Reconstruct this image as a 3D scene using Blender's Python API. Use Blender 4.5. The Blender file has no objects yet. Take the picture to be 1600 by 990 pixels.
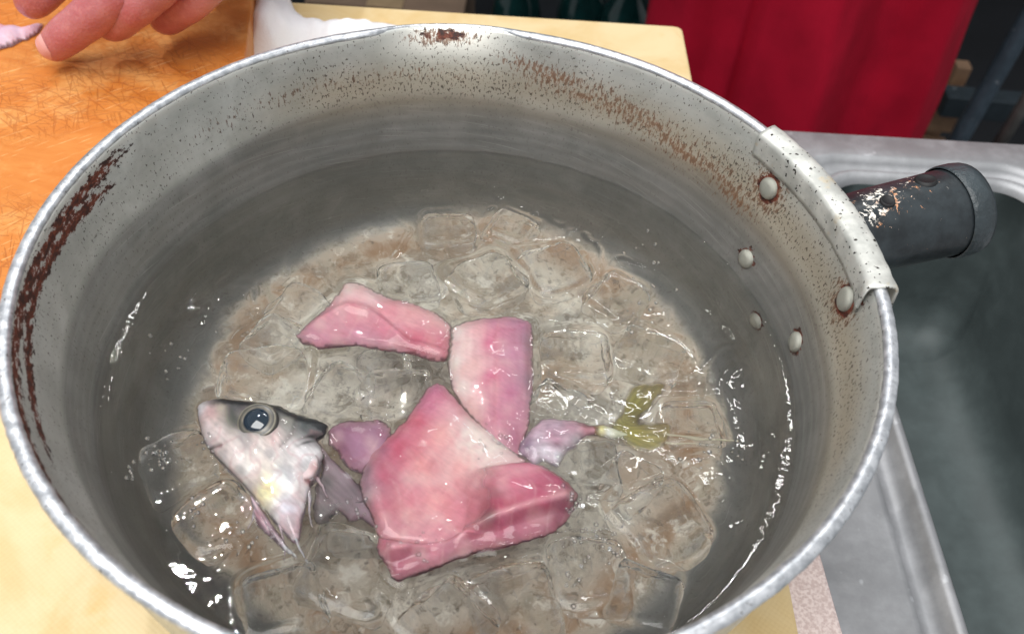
import bpy, bmesh, math, random
import numpy as np
from mathutils import Vector, Matrix, noise as mnoise
from mathutils.geometry import delaunay_2d_cdt
R_ = math.radians
random.seed(7); rng = np.random.default_rng(7)
scene = bpy.context.scene
COL = scene.collection

# ------------------------------------------------------------------ camera, room light, exposure
CAM = Vector((0.01296, -0.15652, 0.23526))
PITCH, ROLL, F = 0.8362, 0.0892, 1484.4          # focal length in 1600 px units
_f = Vector((0, math.cos(PITCH), -math.sin(PITCH)))
_r0 = Vector((1, 0, 0)); _u0 = _r0.cross(_f)
_r = _r0*math.cos(ROLL) + _u0*math.sin(ROLL)
_u = -_r0*math.sin(ROLL) + _u0*math.cos(ROLL)
cd = bpy.data.cameras.new("camera"); cam = bpy.data.objects.new("camera", cd); COL.objects.link(cam)
M = Matrix((_r, _u, -_f)).transposed().to_4x4(); M.translation = CAM
cam.matrix_world = M
cd.sensor_fit = 'HORIZONTAL'; cd.sensor_width = 36; cd.lens = F/1600*36
cd.clip_start = 0.01; cd.clip_end = 50
cd.dof.use_dof = True; cd.dof.focus_distance = 0.265; cd.dof.aperture_fstop = 22
scene.camera = cam
scene.view_settings.view_transform = 'Standard'; scene.view_settings.look = 'None'
scene.view_settings.exposure = 0.12; scene.view_settings.gamma = 1.0
scene.render.engine = 'CYCLES'
scene.cycles.max_bounces = 14; scene.cycles.transmission_bounces = 14; scene.cycles.transparent_max_bounces = 12
scene.cycles.sample_clamp_indirect = 6
W_ = bpy.data.worlds.new("World"); scene.world = W_; W_.use_nodes = True
W_.node_tree.nodes['Background'].inputs[0].default_value = (0.93, 0.97, 1.0, 1)
W_.node_tree.nodes['Background'].inputs[1].default_value = 0.47

def area(name, loc, target, sx, sy, power, color=(1, 1, 1)):
    l = bpy.data.lights.new(name, 'AREA'); l.shape = 'RECTANGLE'; l.size = sx; l.size_y = sy
    l.energy = power; l.color = color
    o = bpy.data.objects.new(name, l); COL.objects.link(o); o.location = loc
    o.rotation_euler = (Vector(target)-Vector(loc)).to_track_quat('-Z', 'Y').to_euler()
    return o
area("overhead_fill", (-0.25, -0.45, 1.55), (0, 0.05, 0), 1.5, 0.9, 29, (1, 0.99, 0.97))  # unseen panel, added to send more light down into the pot
area("spot_lamp", (-0.530, 0.593, 1.45), (0, 0.1, 0), 0.03, 0.03, 4.5, (1, 0.98, 0.95))
area("ceiling_bulb", (-0.170, 0.928, 1.45), (0, 0.1, 0), 0.012, 0.012, 0.9, (1, 1, 1))
area("ceiling_bulb", (0.108, 1.107, 1.45), (0, 0.1, 0), 0.012, 0.012, 0.8, (1, 1, 1))
area("tube_light", (0.20, 0.95, 1.35), (0, 0.1, 0), 0.5, 0.02, 2.0, (1, 1, 1))

def at(x, y, z):
    """point on the level z that the photograph shows at pixel x, y of 1600 x 990"""
    d = _f + _r*((x-800)/F) - _u*((y-495)/F)
    return CAM + d*((z-CAM.z)/d.z)

def lin(c):
    return tuple(((v/255+0.055)/1.055)**2.4 if v/255 > 0.04045 else v/255/12.92 for v in c)

# ------------------------------------------------------------------ helpers
def tag(o, label=None, cat=None, group=None, kind=None):
    for k, v in (('label', label), ('category', cat), ('group', group), ('kind', kind)):
        if v: o[k] = v
    return o
def empty(name, loc=(0, 0, 0)):
    o = bpy.data.objects.new(name, None); COL.objects.link(o); o.location = loc
    o.empty_display_size = 0.01
    return o
def mesh(name, verts, faces, mat, parent=None, smooth=True, cols=None, colname='pigment', recalc=False):
    me = bpy.data.meshes.new(name)
    me.from_pydata([tuple(map(float, v)) for v in verts], [], [tuple(map(int, f)) for f in faces]); me.update()
    if recalc:
        bm = bmesh.new(); bm.from_mesh(me); bmesh.ops.recalc_face_normals(bm, faces=bm.faces); bm.to_mesh(me); bm.free()
    if smooth: me.polygons.foreach_set('use_smooth', [True]*len(me.polygons))
    if cols is not None:
        a = me.color_attributes.new(colname, 'FLOAT_COLOR', 'POINT')
        c = np.ones((len(verts), 4), np.float32); c[:, :3] = cols; a.data.foreach_set('color', c.ravel())
    if mat: me.materials.append(mat)
    o = bpy.data.objects.new(name, me); COL.objects.link(o)
    if parent:
        o.parent = parent
        o.matrix_parent_inverse = Matrix.Translation(world_loc(parent)).inverted()
    return o
def world_loc(o):
    v = Vector(o.location)
    while o.parent:
        v = v + o.matrix_parent_inverse.translation; o = o.parent; v = v + Vector(o.location)
    return v
def from_bm(name, bm, mat, parent=None, smooth=True):
    me = bpy.data.meshes.new(name); bm.to_mesh(me); bm.free()
    if smooth: me.polygons.foreach_set('use_smooth', [True]*len(me.polygons))
    if mat: me.materials.append(mat)
    o = bpy.data.objects.new(name, me); COL.objects.link(o)
    if parent:
        o.parent = parent; o.matrix_parent_inverse = Matrix.Translation(world_loc(parent)).inverted()
    return o
def box(name, c, s, mat, parent=None, bevel=0.002, rz=0, seg=2):
    bm = bmesh.new(); bmesh.ops.create_cube(bm, size=1)
    for v in bm.verts: v.co = Vector((v.co.x*s[0], v.co.y*s[1], v.co.z*s[2]))
    if bevel: bmesh.ops.bevel(bm, geom=bm.edges[:], offset=bevel, segments=seg, profile=.5, affect='EDGES')
    bmesh.ops.rotate(bm, verts=bm.verts, cent=(0, 0, 0), matrix=Matrix.Rotation(rz, 3, 'Z'))
    bmesh.ops.translate(bm, verts=bm.verts, vec=c)
    o = from_bm(name, bm, mat, parent, False)
    return o
def tube(name, pts, radii, mat, parent=None, n=14, caps=True):
    """a tube through points with a radius at each"""
    pts = [Vector(p) for p in pts]; V = []; Fc = []
    up = Vector((0, 0, 1))
    for i, p in enumerate(pts):
        t = (pts[min(i+1, len(pts)-1)]-pts[max(i-1, 0)]).normalized()
        a = t.cross(up if abs(t.z) < .95 else Vector((1, 0, 0))).normalized(); b = a.cross(t)
        for k in range(n):
            q = 2*math.pi*k/n; V.append(p+(a*math.cos(q)+b*math.sin(q))*radii[i])
    for i in range(len(pts)-1):
        for k in range(n):
            Fc.append((i*n+k, i*n+(k+1) % n, (i+1)*n+(k+1) % n, (i+1)*n+k))
    if caps:
        Fc.append(tuple(range(n))); Fc.append(tuple(range(len(pts)*n-1, (len(pts)-1)*n-1, -1)))
    return mesh(name, V, Fc, mat, parent, recalc=True)
def loft(loops, closed_ends=(False, False)):
    V = []; Fc = []; n = len(loops[0])
    for L in loops: V += list(L)
    for i in range(len(loops)-1):
        for k in range(n):
            Fc.append((i*n+k, i*n+(k+1) % n, (i+1)*n+(k+1) % n, (i+1)*n+k))
    if closed_ends[0]: Fc.append(tuple(range(n-1, -1, -1)))
    if closed_ends[1]: Fc.append(tuple(range((len(loops)-1)*n, len(loops)*n)))
    return V, Fc
def nz(x, y, z=0., s=1., o=1):
    v = Vector((x*s, y*s, z*s))
    return mnoise.fractal(v, .9, 2., o, noise_basis='PERLIN_ORIGINAL') if o > 1 else mnoise.noise(v)
def smooth01(a, b, x):
    t = np.clip((x-a)/(b-a), 0, 1); return t*t*(3-2*t)

# ------------------------------------------------------------------ node helper
class NT:
    def __init__(s, name):
        s.m = bpy.data.materials.new(name); s.m.use_nodes = True; s.t = s.m.node_tree; s.t.nodes.clear()
        s.out = s.t.nodes.new('ShaderNodeOutputMaterial')
    def n(s, typ, **kw):
        nd = s.t.nodes.new('ShaderNode'+typ)
        for k, v in kw.items():
            if k.startswith('_'): setattr(nd, k[1:], v)
            else:
                s.set(nd.inputs[int(k[1:]) if k[0] == 'i' and k[1:].isdigit() else k.replace('__', ' ')], v)
        return nd
    def set(s, inp, v):
        if isinstance(v, bpy.types.NodeSocket): s.t.links.new(v, inp)
        elif isinstance(v, bpy.types.Node): s.t.links.new(v.outputs[0], inp)
        else:
            if hasattr(inp.default_value, '__len__') and len(inp.default_value) == 4 and len(v) == 3: v = (*v, 1)
            inp.default_value = v
    def math(s, op, a, b=0., c=0.):
        return s.n('Math', _operation=op, i0=a, i1=b, i2=c).outputs[0]
    def obj(s): return s.n('TexCoord').outputs['Object']
    def uv(s): return s.n('TexCoord').outputs['UV']
    def map(s, vec, scale=(1, 1, 1), rot=(0, 0, 0), loc=(0, 0, 0)):
        if any(rot): vec = s.n('Mapping', Vector=vec, Rotation=rot).outputs[0]      # turn first, then stretch
        return s.n('Mapping', Vector=vec, Scale=scale, Location=loc).outputs[0]
    def noise(s, vec, scale, detail=3, rough=.55, dist=0):
        return s.n('TexNoise', Vector=vec, Scale=scale, Detail=detail, Roughness=rough, Distortion=dist).outputs['Fac']
    def step(s, x, a, b):
        return s.n('MapRange', _interpolation_type='SMOOTHSTEP', Value=x, i1=a, i2=b).outputs[0]
    def mix(s, f, a, b):
        nd = s.n('Mix', _data_type='RGBA')
        s.set(nd.inputs[0], f); s.set(nd.inputs[6], a); s.set(nd.inputs[7], b)
        return nd.outputs[2]
    def attr(s, name): return s.n('Attribute', _attribute_name=name)
    def bump(s, h, strength=.3, dist=.001, normal=None):
        b = s.n('Bump', Strength=strength, Distance=dist, Height=h)
        if normal is not None: s.set(b.inputs['Normal'], normal)
        return b.outputs[0]
    def bsdf(s, color, rough=.5, metal=0., normal=None, **kw):
        b = s.n('BsdfPrincipled', Base__Color=color, Roughness=rough, Metallic=metal, **kw)
        if normal is not None: s.set(b.inputs['Normal'], normal)
        s.t.links.new(b.outputs[0], s.out.inputs[0])
        return s.m

def plain(name, c, rough=.5, metal=0., var=.15, scale=40, bump=.15, bdist=.0005, **kw):
    t = NT(name); p = t.obj(); a = t.noise(p, scale, 5, .6)
    lo = tuple(v*(1-var) for v in c); hi = tuple(min(1, v*(1+var)) for v in c)
    return t.bsdf(t.mix(t.step(a, .3, .7), lo, hi), rough, metal, t.bump(t.noise(p, scale*6, 4), bump, bdist), **kw)

# ------------------------------------------------------------------ materials
def mat_wood():
    t = NT('cutting_board_wood'); p = t.map(t.obj(), rot=(0, 0, R_(12)))
    g = t.noise(t.map(p, (26, 110, 60)), 1, 7, .66, 1.4)
    big = t.noise(p, 22, 3, .6)
    c = t.mix(t.step(g, .3, .72), lin((196, 116, 48)), lin((212, 138, 68)))
    c = t.mix(t.step(big, .35, .7), c, lin((198, 116, 46)))
    c = t.mix(t.math('MULTIPLY', t.step(t.noise(t.map(p, loc=(3, 1, 0)), 34, 5, .65), .48, .66), .6), c, lin((230, 172, 104)))
    # knife marks in several directions
    marks = None
    for a, sc, th in ((25, .8, .655), (-38, 1.0, .66), (62, .8, .675), (5, .9, .66), (-15, 1.3, .65), (-70, 1.1, .665), (48, 1.2, .66)):
        k = t.noise(t.map(p, (55*sc, 900*sc, 1), (0, 0, R_(a)), (a*.1, 0, 0)), 1, 2, .5, .25)
        k = t.step(k, th-.03, th)
        marks = k if marks is None else t.math('MAXIMUM', marks, k)
    zone = t.step(t.noise(p, 16, 2), .38, .6)
    marks = t.math('MULTIPLY', marks, zone)
    c = t.mix(t.math('MULTIPLY', marks, .42), c, lin((150, 74, 28)))
    sc2 = t.step(t.noise(t.map(p, (70, 900, 1), (0, 0, R_(-55))), 1, 2), .62, .70)
    c = t.mix(t.math('MULTIPLY', sc2, .4), c, lin((245, 200, 140)))
    h = t.math('SUBTRACT', t.math('MULTIPLY', g, .4), marks)
    return t.bsdf(c, t.math('ADD', .34, t.math('MULTIPLY', big, .2)), 0, t.bump(h, .5, .0006), Specular__IOR__Level=.35)
def mat_cream():
    t = NT('cream_plastic'); p = t.obj()
    w = t.n('TexWave', Vector=t.map(p, rot=(0, 0, R_(35))), Scale=260, Distortion=.3).outputs['Fac']
    w2 = t.n('TexWave', Vector=t.map(p, rot=(0, 0, R_(-55))), Scale=260, Distortion=.3).outputs['Fac']
    stain = t.noise(p, 26, 4, .6, .5)
    c = t.mix(t.step(stain, .35, .7), lin((218, 198, 156)), lin((206, 178, 126)))
    c = t.mix(t.math('MULTIPLY', t.step(t.noise(t.map(p, loc=(1, 4, 0)), 45, 4), .58, .72), .5), c, lin((222, 172, 100)))
    sc = t.step(t.noise(t.map(p, (25, 600, 1), (0, 0, R_(65))), 1, 2), .7, .76)
    c = t.mix(t.math('MULTIPLY', sc, .3), c, lin((200, 165, 110)))
    return t.bsdf(c, .48, 0, t.bump(t.math('ADD', w, w2), .12, .0003), Specular__IOR__Level=.35)
def mat_steel(name, c=(.52, .53, .53), rough=.3, metal=.9, spots=.4):
    t = NT(name); p = t.obj()
    b = t.noise(t.map(p, (20, 400, 20)), 1, 4, .6)
    sp = t.noise(p, 60, 5, .65)
    col = t.mix(t.step(sp, .35, .75), tuple(v*.82 for v in c), tuple(min(1, v*1.12) for v in c))
    spot = t.step(t.noise(t.map(p, loc=(2, 0, 0)), 130, 2), .68, .75)
    col = t.mix(t.math('MULTIPLY', spot, spots), col, (.75, .77, .8))
    return t.bsdf(col, t.math('ADD', rough-.06, t.math('MULTIPLY', sp, .25)), metal, t.bump(b, .12, .0004))
def mat_pan():
    t = NT('worn_aluminium'); uv = t.uv(); p = t.obj()
    z1 = t.n('SeparateColor', Color=t.attr('zones').outputs['Color'])       # burnt, rust, oxide
    z2 = t.n('SeparateColor', Color=t.attr('zones_more').outputs['Color'])  # grime, floor, pale
    burn, rust, oxide = z1.outputs; grime, floor, pale = z2.outputs
    # aluminium with spun rings and cloudy oxide
    ring = t.noise(t.map(uv, (3, 420, 1)), 1, 4, .65)
    ring2 = t.noise(t.map(uv, (8, 110, 1)), 1, 3, .6)
    cloud = t.noise(p, 60, 5, .65, .4)
    c = t.mix(t.step(cloud, .3, .72), lin((172, 175, 171)), lin((204, 207, 204)))
    c = t.mix(t.math('MULTIPLY', t.step(ring, .4, .75), .35), c, lin((206, 206, 200)))
    c = t.mix(pale, c, lin((226, 224, 216)))
    dk = t.mix(t.step(ring2, .35, .68), lin((62, 60, 59)), lin((96, 92, 88)))
    dk = t.mix(t.math('MULTIPLY', t.step(cloud, .42, .7), .6), dk, lin((92, 86, 82)))
    c = t.mix(t.math('MULTIPLY', oxide, t.math('ADD', .86, t.math('MULTIPLY', t.math('SUBTRACT', ring2, .5), .5))), c, dk)
    scr = t.step(t.noise(t.map(uv, (40, 2600, 1), (0, 0, .12)), 1, 2), .62, .7)
    c = t.mix(t.math('MULTIPLY', scr, .16), c, lin((214, 214, 208)))
    # scum on the pan floor
    f1 = t.noise(p, 55, 7, .68, .8); f2 = t.noise(t.map(p, loc=(.5, .2, 0)), 190, 5, .7)
    fl = t.mix(t.step(f1, .32, .68), lin((178, 166, 146)), lin((250, 246, 232)))
    fl = t.mix(t.math('MULTIPLY', t.step(f2, .5, .68), .75), fl, lin((120, 106, 86)))
    fl = t.mix(t.math('MULTIPLY', t.step(t.noise(t.map(p, loc=(.1, .7, 0)), 40, 5, .6), .5, .68), .55), fl, lin((198, 168, 138)))
    fl = t.mix(t.math('MULTIPLY', t.step(t.noise(t.map(p, loc=(.9, .7, 0)), 230, 3, .6), .64, .72), .5), fl, lin((236, 226, 208)))
    fl = t.mix(t.math('MULTIPLY', pale, t.step(f1, .36, .6)), fl, lin((166, 134, 104)))
    fl = t.mix(t.math('MULTIPLY', t.step(t.noise(t.map(p, loc=(.3, .3, 0)), 34, 5, .7), .5, .62), .5), fl, lin((112, 102, 90)))
    fl = t.mix(t.math('MULTIPLY', t.step(t.noise(t.map(p, loc=(.6, .1, 0)), 330, 4, .7), .56, .66), .55), fl, lin((92, 80, 66)))
    fl = t.mix(t.math('MULTIPLY', t.step(t.noise(t.map(p, loc=(.2, .9, 0)), 120, 6, .72), .54, .66), .7), fl, lin((252, 248, 236)))
    c = t.mix(floor, c, fl)
    # yellow grime, specks, rust, burnt bands
    c = t.mix(t.math('MULTIPLY', grime, t.math('ADD', .35, t.math('MULTIPLY', cloud, .5))), c, lin((170, 152, 122)))
    sp = t.noise(t.map(uv, (1500, 800, 1)), 1, 2, .6)
    dens = t.noise(p, 45, 3)
    thr = t.math('SUBTRACT', .70, t.math('ADD', t.math('MULTIPLY', dens, .14), t.math('MULTIPLY', grime, .05)))
    speck = t.step(t.math('SUBTRACT', sp, thr), 0, .03)
    speck = t.math('MULTIPLY', speck, t.math('SUBTRACT', 1, t.math('MAXIMUM', floor, t.math('MULTIPLY', oxide, .75))))
    c = t.mix(t.math('MULTIPLY', speck, .8), c, lin((62, 50, 42)))
    rn = t.noise(t.map(uv, (1100, 420, 1)), 1, 4, .65)
    rm = t.step(t.math('ADD', t.math('MULTIPLY', rust, .43), t.math('MULTIPLY', t.math('SUBTRACT', rn, .5), 1.3)), .27, .42)
    c = t.mix(t.math('MULTIPLY', rm, .85), c, t.mix(t.step(rn, .45, .75), lin((126, 84, 52)), lin((72, 44, 28))))
    bn = t.noise(t.map(uv, (330, 620, 1)), 1, 5, .72)
    bm_ = t.step(t.math('ADD', t.math('MULTIPLY', burn, .80), t.math('MULTIPLY', t.math('SUBTRACT', bn, .5), 2.6)), .47, .58)
    c = t.mix(bm_, c, t.mix(t.step(bn, .42, .62), lin((116, 52, 30)), lin((44, 24, 20))))
    dirt = t.math('MAXIMUM', t.math('MAXIMUM', bm_, t.math('MULTIPLY', rm, .8)), t.math('MAXIMUM', floor, t.math('MULTIPLY', oxide, .4)))
    metal = t.math('MULTIPLY', t.math('SUBTRACT', 1, dirt), .5)
    h = t.math('ADD', t.math('MULTIPLY', ring, .6), t.math('MULTIPLY', t.math('ADD', bm_, speck), .8))
    nrm = t.bump(h, .25, .0004)
    nrm = t.bump(f1, t.math('MULTIPLY', floor, .6), .002, nrm)
    return t.bsdf(c, t.math('ADD', .42, t.math('MULTIPLY', dirt, .2)), metal, nrm)
def mat_rim():
    t = NT('hammered_rim_aluminium'); p = t.obj()
    a = t.noise(p, 420, 3, .6); b = t.noise(p, 900, 2)
    c = t.mix(t.step(a, .35, .65), lin((178, 181, 186)), lin((220, 222, 226)))
    c = t.mix(t.math('MULTIPLY', t.step(b, .66, .72), .8), c, lin((110, 104, 100)))
    return t.bsdf(c, .38, .75, t.bump(a, .25, .0005))
def mat_collar():
    t = NT('pitted_white_aluminium'); p = t.obj()
    a = t.noise(p, 120, 4, .6)
    c = t.mix(t.step(a, .35, .68), lin((176, 177, 172)), lin((212, 212, 206)))
    sp = t.step(t.noise(p, 760, 2, .5), .65, .67)
    c = t.mix(sp, c, lin((40, 34, 30)))
    c = t.mix(t.math('MULTIPLY', t.step(t.noise(t.map(p, loc=(1, 0, 0)), 160, 4), .6, .7), .6), c, lin((196, 180, 150)))
    return t.bsdf(c, .45, .35, t.bump(t.math('ADD', a, t.math('MULTIPLY', sp, -1)), .4, .0006))
def mat_handle():
    t = NT('chipped_black_enamel'); p = t.obj(); z = t.n('SeparateColor', Color=t.attr('zones').outputs['Color']).outputs[0]
    a = t.noise(p, 90, 5, .65); f = t.noise(p, 560, 4, .72, .9)
    c = t.mix(t.step(a, .3, .7), lin((26, 30, 33)), lin((50, 57, 61)))
    chip = t.step(t.math('ADD', t.math('MULTIPLY', z, .32), t.math('MULTIPLY', t.math('SUBTRACT', f, .5), 1.35)), .26, .30)
    tint = t.noise(t.map(p, loc=(4, 4, 4)), 140, 2)
    c = t.mix(chip, c, t.mix(t.step(tint, .42, .58), lin((206, 146, 104)), lin((232, 226, 216))))
    return t.bsdf(c, t.math('ADD', .36, t.math('MULTIPLY', chip, .3)), 0, t.bump(t.math('ADD', a, chip), .4, .0006))
def mat_water():
    t = NT('water'); p = t.obj()
    a = t.noise(t.map(p, (1, 1, .1)), 130, 3, .5, .8)
    nrm = t.bump(a, .06, .002)
    g = t.n('BsdfRefraction', Color=(.985, .988, .985), Roughness=0.0, IOR=1.333, Normal=nrm)
    tr = t.n('BsdfTransparent', Color=(.985, .988, .985))
    m1 = t.n('MixShader', Fac=0.0, i1=g.outputs[0], i2=tr.outputs[0])
    gl = t.n('BsdfGlossy', Color=(1, 1, 1), Roughness=0.02, Normal=nrm)
    fr = t.n('Fresnel', IOR=1.333, Normal=nrm)
    gg = t.n('BsdfGlass', Color=(.985, .988, .985), Roughness=0., IOR=1.333, Normal=nrm)
    t.t.links.new(gg.outputs[0], t.out.inputs[0])
    return t.m
def mat_ice():
    t = NT('ice'); p = t.obj()
    a = t.noise(p, 150, 3, .6)
    nrm = t.bump(a, .2, .002)
    g = t.n('BsdfGlass', Color=(.985, .985, .985), Roughness=0.005, IOR=1.035, Normal=nrm)
    fr = t.n('BsdfDiffuse', Color=(.86, .87, .87)); tl = t.n('BsdfTranslucent', Color=(.86, .87, .87))
    fz = t.n('MixShader', Fac=.5, i1=fr.outputs[0], i2=tl.outputs[0])
    e = t.n('SeparateColor', Color=t.attr('frost').outputs['Color'])
    k = t.math('MULTIPLY', t.math('MULTIPLY', e.outputs[0], t.step(t.noise(p, 210, 4, .6), .44, .66)), .30)
    crack = t.n('TexVoronoi', Vector=t.map(p, (1, 1, .5)), Scale=110, _feature='DISTANCE_TO_EDGE').outputs['Distance']
    ck = t.math('MULTIPLY', t.step(crack, .025, 0.), t.step(t.noise(t.map(p, loc=(3, 1, 1)), 90, 2), .52, .62))
    k = t.math('ADD', k, t.math('MULTIPLY', ck, .22))
    ms = t.n('MixShader', Fac=k, i1=g.outputs[0], i2=fz.outputs[0])
    t.t.links.new(ms.outputs[0], t.out.inputs[0])
    return t.m
def mat_flesh(name, rough=.22, sub=.25, coat=.5, noise_scale=300, bumpd=.0005):
    t = NT(name); p = t.obj(); c = t.attr('pigment').outputs['Color']
    a = t.noise(t.map(p, (1, 3, 1), (0, 0, .5)), noise_scale, 4, .6)
    b = t.noise(p, noise_scale*.35, 3, .6)
    v = t.n('HueSaturation', Color=c, Value=t.math('ADD', .84, t.math('MULTIPLY', a, .30)), Saturation=t.math('ADD', .85, t.math('MULTIPLY', b, .3)))
    wet = t.noise(t.map(p, loc=(2, 2, 2)), 230, 5, .62, .5); wz = t.step(t.noise(t.map(p, loc=(5, 1, 2)), 75, 2), .42, .62)
    cn = t.bump(wet, t.math('ADD', .2, t.math('MULTIPLY', wz, .75)), .0018)
    b_ = t.bsdf(v.outputs[0], t.math('ADD', rough-.08, t.math('MULTIPLY', b, .2)), 0, t.bump(t.math('ADD', a, b), .35, bumpd),
                  Subsurface__Weight=sub, Subsurface__Radius=(.004, .0015, .001), Subsurface__Scale=.5, Coat__Weight=coat, Coat__Roughness=.06, Coat__IOR=1.4)
    pn = [n_ for n_ in t.t.nodes if n_.type == 'BSDF_PRINCIPLED'][0]; t.set(pn.inputs['Coat Normal'], cn)
    al = t.n('SeparateColor', Color=t.attr('film').outputs['Color']).outputs[0]
    tr = t.n('BsdfTransparent', Color=(.97, .95, .95))
    ms = t.n('MixShader', i0=al, i1=tr.outputs[0], i2=pn.outputs[0]); t.t.links.new(ms.outputs[0], t.out.inputs[0])
    return b_
def mat_skin():
    t = NT('hand_skin'); p = t.obj()
    a = t.noise(p, 60, 4, .6); f = t.n('TexVoronoi', Vector=p, Scale=900).outputs['Distance']
    b = t.noise(t.map(p, loc=(1, 1, 1)), 28, 2)
    c = t.mix(t.step(a, .3, .7), lin((178, 102, 104)), lin((196, 124, 122)))
    c = t.mix(t.math('MULTIPLY', t.step(b, .45, .7), .55), c, lin((178, 78, 86)))
    rd = t.n('SeparateColor', Color=t.attr('blush').outputs['Color']).outputs[0]
    c = t.mix(t.math('MULTIPLY', rd, .55), c, lin((178, 86, 92)))
    c = t.mix(t.math('MULTIPLY', t.step(t.noise(p, 420, 3), .5, .7), .25), c, lin((216, 150, 144)))
    w = t.noise(t.map(p, (120, 120, 120)), 1, 6, .7)
    return t.bsdf(c, .33, 0, t.bump(t.math('ADD', t.math('MULTIPLY', f, .5), w), .4, .0008),
                  Subsurface__Weight=.25, Subsurface__Radius=(.006, .002, .0012), Subsurface__Scale=.5, Coat__Weight=.3, Coat__Roughness=.2)
def mat_cloth(name, c, scale=900, rough=.85, var=.12):
    t = NT(name); p = t.obj(); a = t.noise(p, 14, 4, .6)
    w = t.noise(p, scale, 2)
    col = t.mix(t.step(a, .3, .7), tuple(v*(1-var) for v in c), tuple(min(1, v*(1+var)) for v in c))
    return t.bsdf(col, rough, 0, t.bump(w, .35, .0008), Specular__IOR__Level=.2)

WOOD = mat_wood(); CREAM = mat_cream(); PAN = mat_pan(); RIM = mat_rim(); COLLAR = mat_collar(); HANDLE = mat_handle()
WATER = mat_water(); ICE = mat_ice(); FLESH = mat_flesh('fish_flesh', .45, .25, .12, 420, .0003); SKINF = mat_flesh('fish_skin', .35, .1, .15, 420)
FIN = mat_flesh('fin', .4, .1, .12, 500); SKIN = mat_skin()
STEEL = mat_steel('brushed_steel', (.40, .405, .42), .46, .55); BASIN = mat_steel('shaded_basin_steel', (.072, .092, .093), .5, .1, 0.)  # basin is a darkened steel copy, its shade put into the colour
RED = mat_cloth('red_cotton', lin((176, 16, 46)), 700); TOWELM = mat_cloth('white_terry', (.84, .84, .86), 1400, .95, .04)
DARKCLOTH = mat_cloth('dark_cloth', (.012, .013, .017), 500)

# ------------------------------------------------------------------ the place: floor, counter with sink
floor = box('floor', (0, .6, -.87), (6, 5, .04), plain('floor_concrete', (.012, .013, .016), .6, scale=6), bevel=0); tag(floor, kind='structure')  # near-black base colour stands in for the unlit background
wall = box('back_wall', (0, 2.4, .2), (6, .05, 2.1), plain('wall_dark', (.012, .014, .018), .8, scale=5), bevel=0); tag(wall, kind='structure')  # near-black as well, background gloom put into the colour

BYAW = R_(2.93)                                    # boards and sink run slightly to the left going away
def rotz(x, y, a=BYAW): return (x*math.cos(a)-y*math.sin(a), x*math.sin(a)+y*math.cos(a))
def rrect(cx, cy, hx, hy, r, z, n=12):
    P = []
    for k, (sx, sy) in enumerate(((1, 1), (-1, 1), (-1, -1), (1, -1))):
        for i in range(n+1):
            a = math.pi/2*(k+i/n)
            x, y = sx*(hx-r)+r*math.cos(a), sy*(hy-r)+r*math.sin(a)
            P.append(Vector((*[c+d for c, d in zip((cx, cy), rotz(x, y))], z)))
    return P
ZD = -.03
sink = empty('steel_sink', (.2, .03, ZD)); tag(sink, 'stainless steel sink counter with one dark basin beside the pot', 'sink')
# hole centre from its left, right and back edges
HC = (.2015, .045); HX, HY = .0505, .146
c0 = rotz(-.0, 0)
dk = [rrect(HC[0]-.25, HC[1]-.15, .62, .3125, .004, ZD-.16), rrect(HC[0]-.25, HC[1]-.15, .62, .3125, .004, ZD-.002), rrect(HC[0]-.25, HC[1]-.15, .6185, .311, .004, ZD)]
lo = [rrect(HC[0], HC[1], HX+.0135, HY+.0135, .027, ZD)]
rim = []
for dx, dz in ((.0115, .0), (.0105, -.0028), (.0085, -.0052), (.0058, -.0054), (.0034, -.0030), (.0016, .0002), (0, .0013), (-.0015, .0009), (-.003, -.001), (-.0038, -.0035)):
    rim.append(rrect(HC[0], HC[1], HX+dx, HY+dx, max(.014, .020+dx*.6), ZD+dz))
V, Fc = loft(dk+lo+rim); mesh('countertop', V, Fc, STEEL, sink, recalc=False)
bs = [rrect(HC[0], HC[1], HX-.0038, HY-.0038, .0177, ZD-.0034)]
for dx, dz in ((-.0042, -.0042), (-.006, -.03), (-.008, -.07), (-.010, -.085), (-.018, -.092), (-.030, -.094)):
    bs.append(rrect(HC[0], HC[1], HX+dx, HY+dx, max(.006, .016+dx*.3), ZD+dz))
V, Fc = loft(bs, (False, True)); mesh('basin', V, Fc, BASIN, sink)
cab = box('cabinet', (*[a+b for a, b in zip((HC[0]-.25, HC[1]-.15), rotz(0, 0))], -.50), (1.2, .6, .66), plain('cabinet_steel', (.05, .05, .055), .5, .4), None, .003, BYAW)
tag(cab, 'dark steel cabinet under the sink counter', 'cabinet')
cab.location.z = -.009

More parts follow.
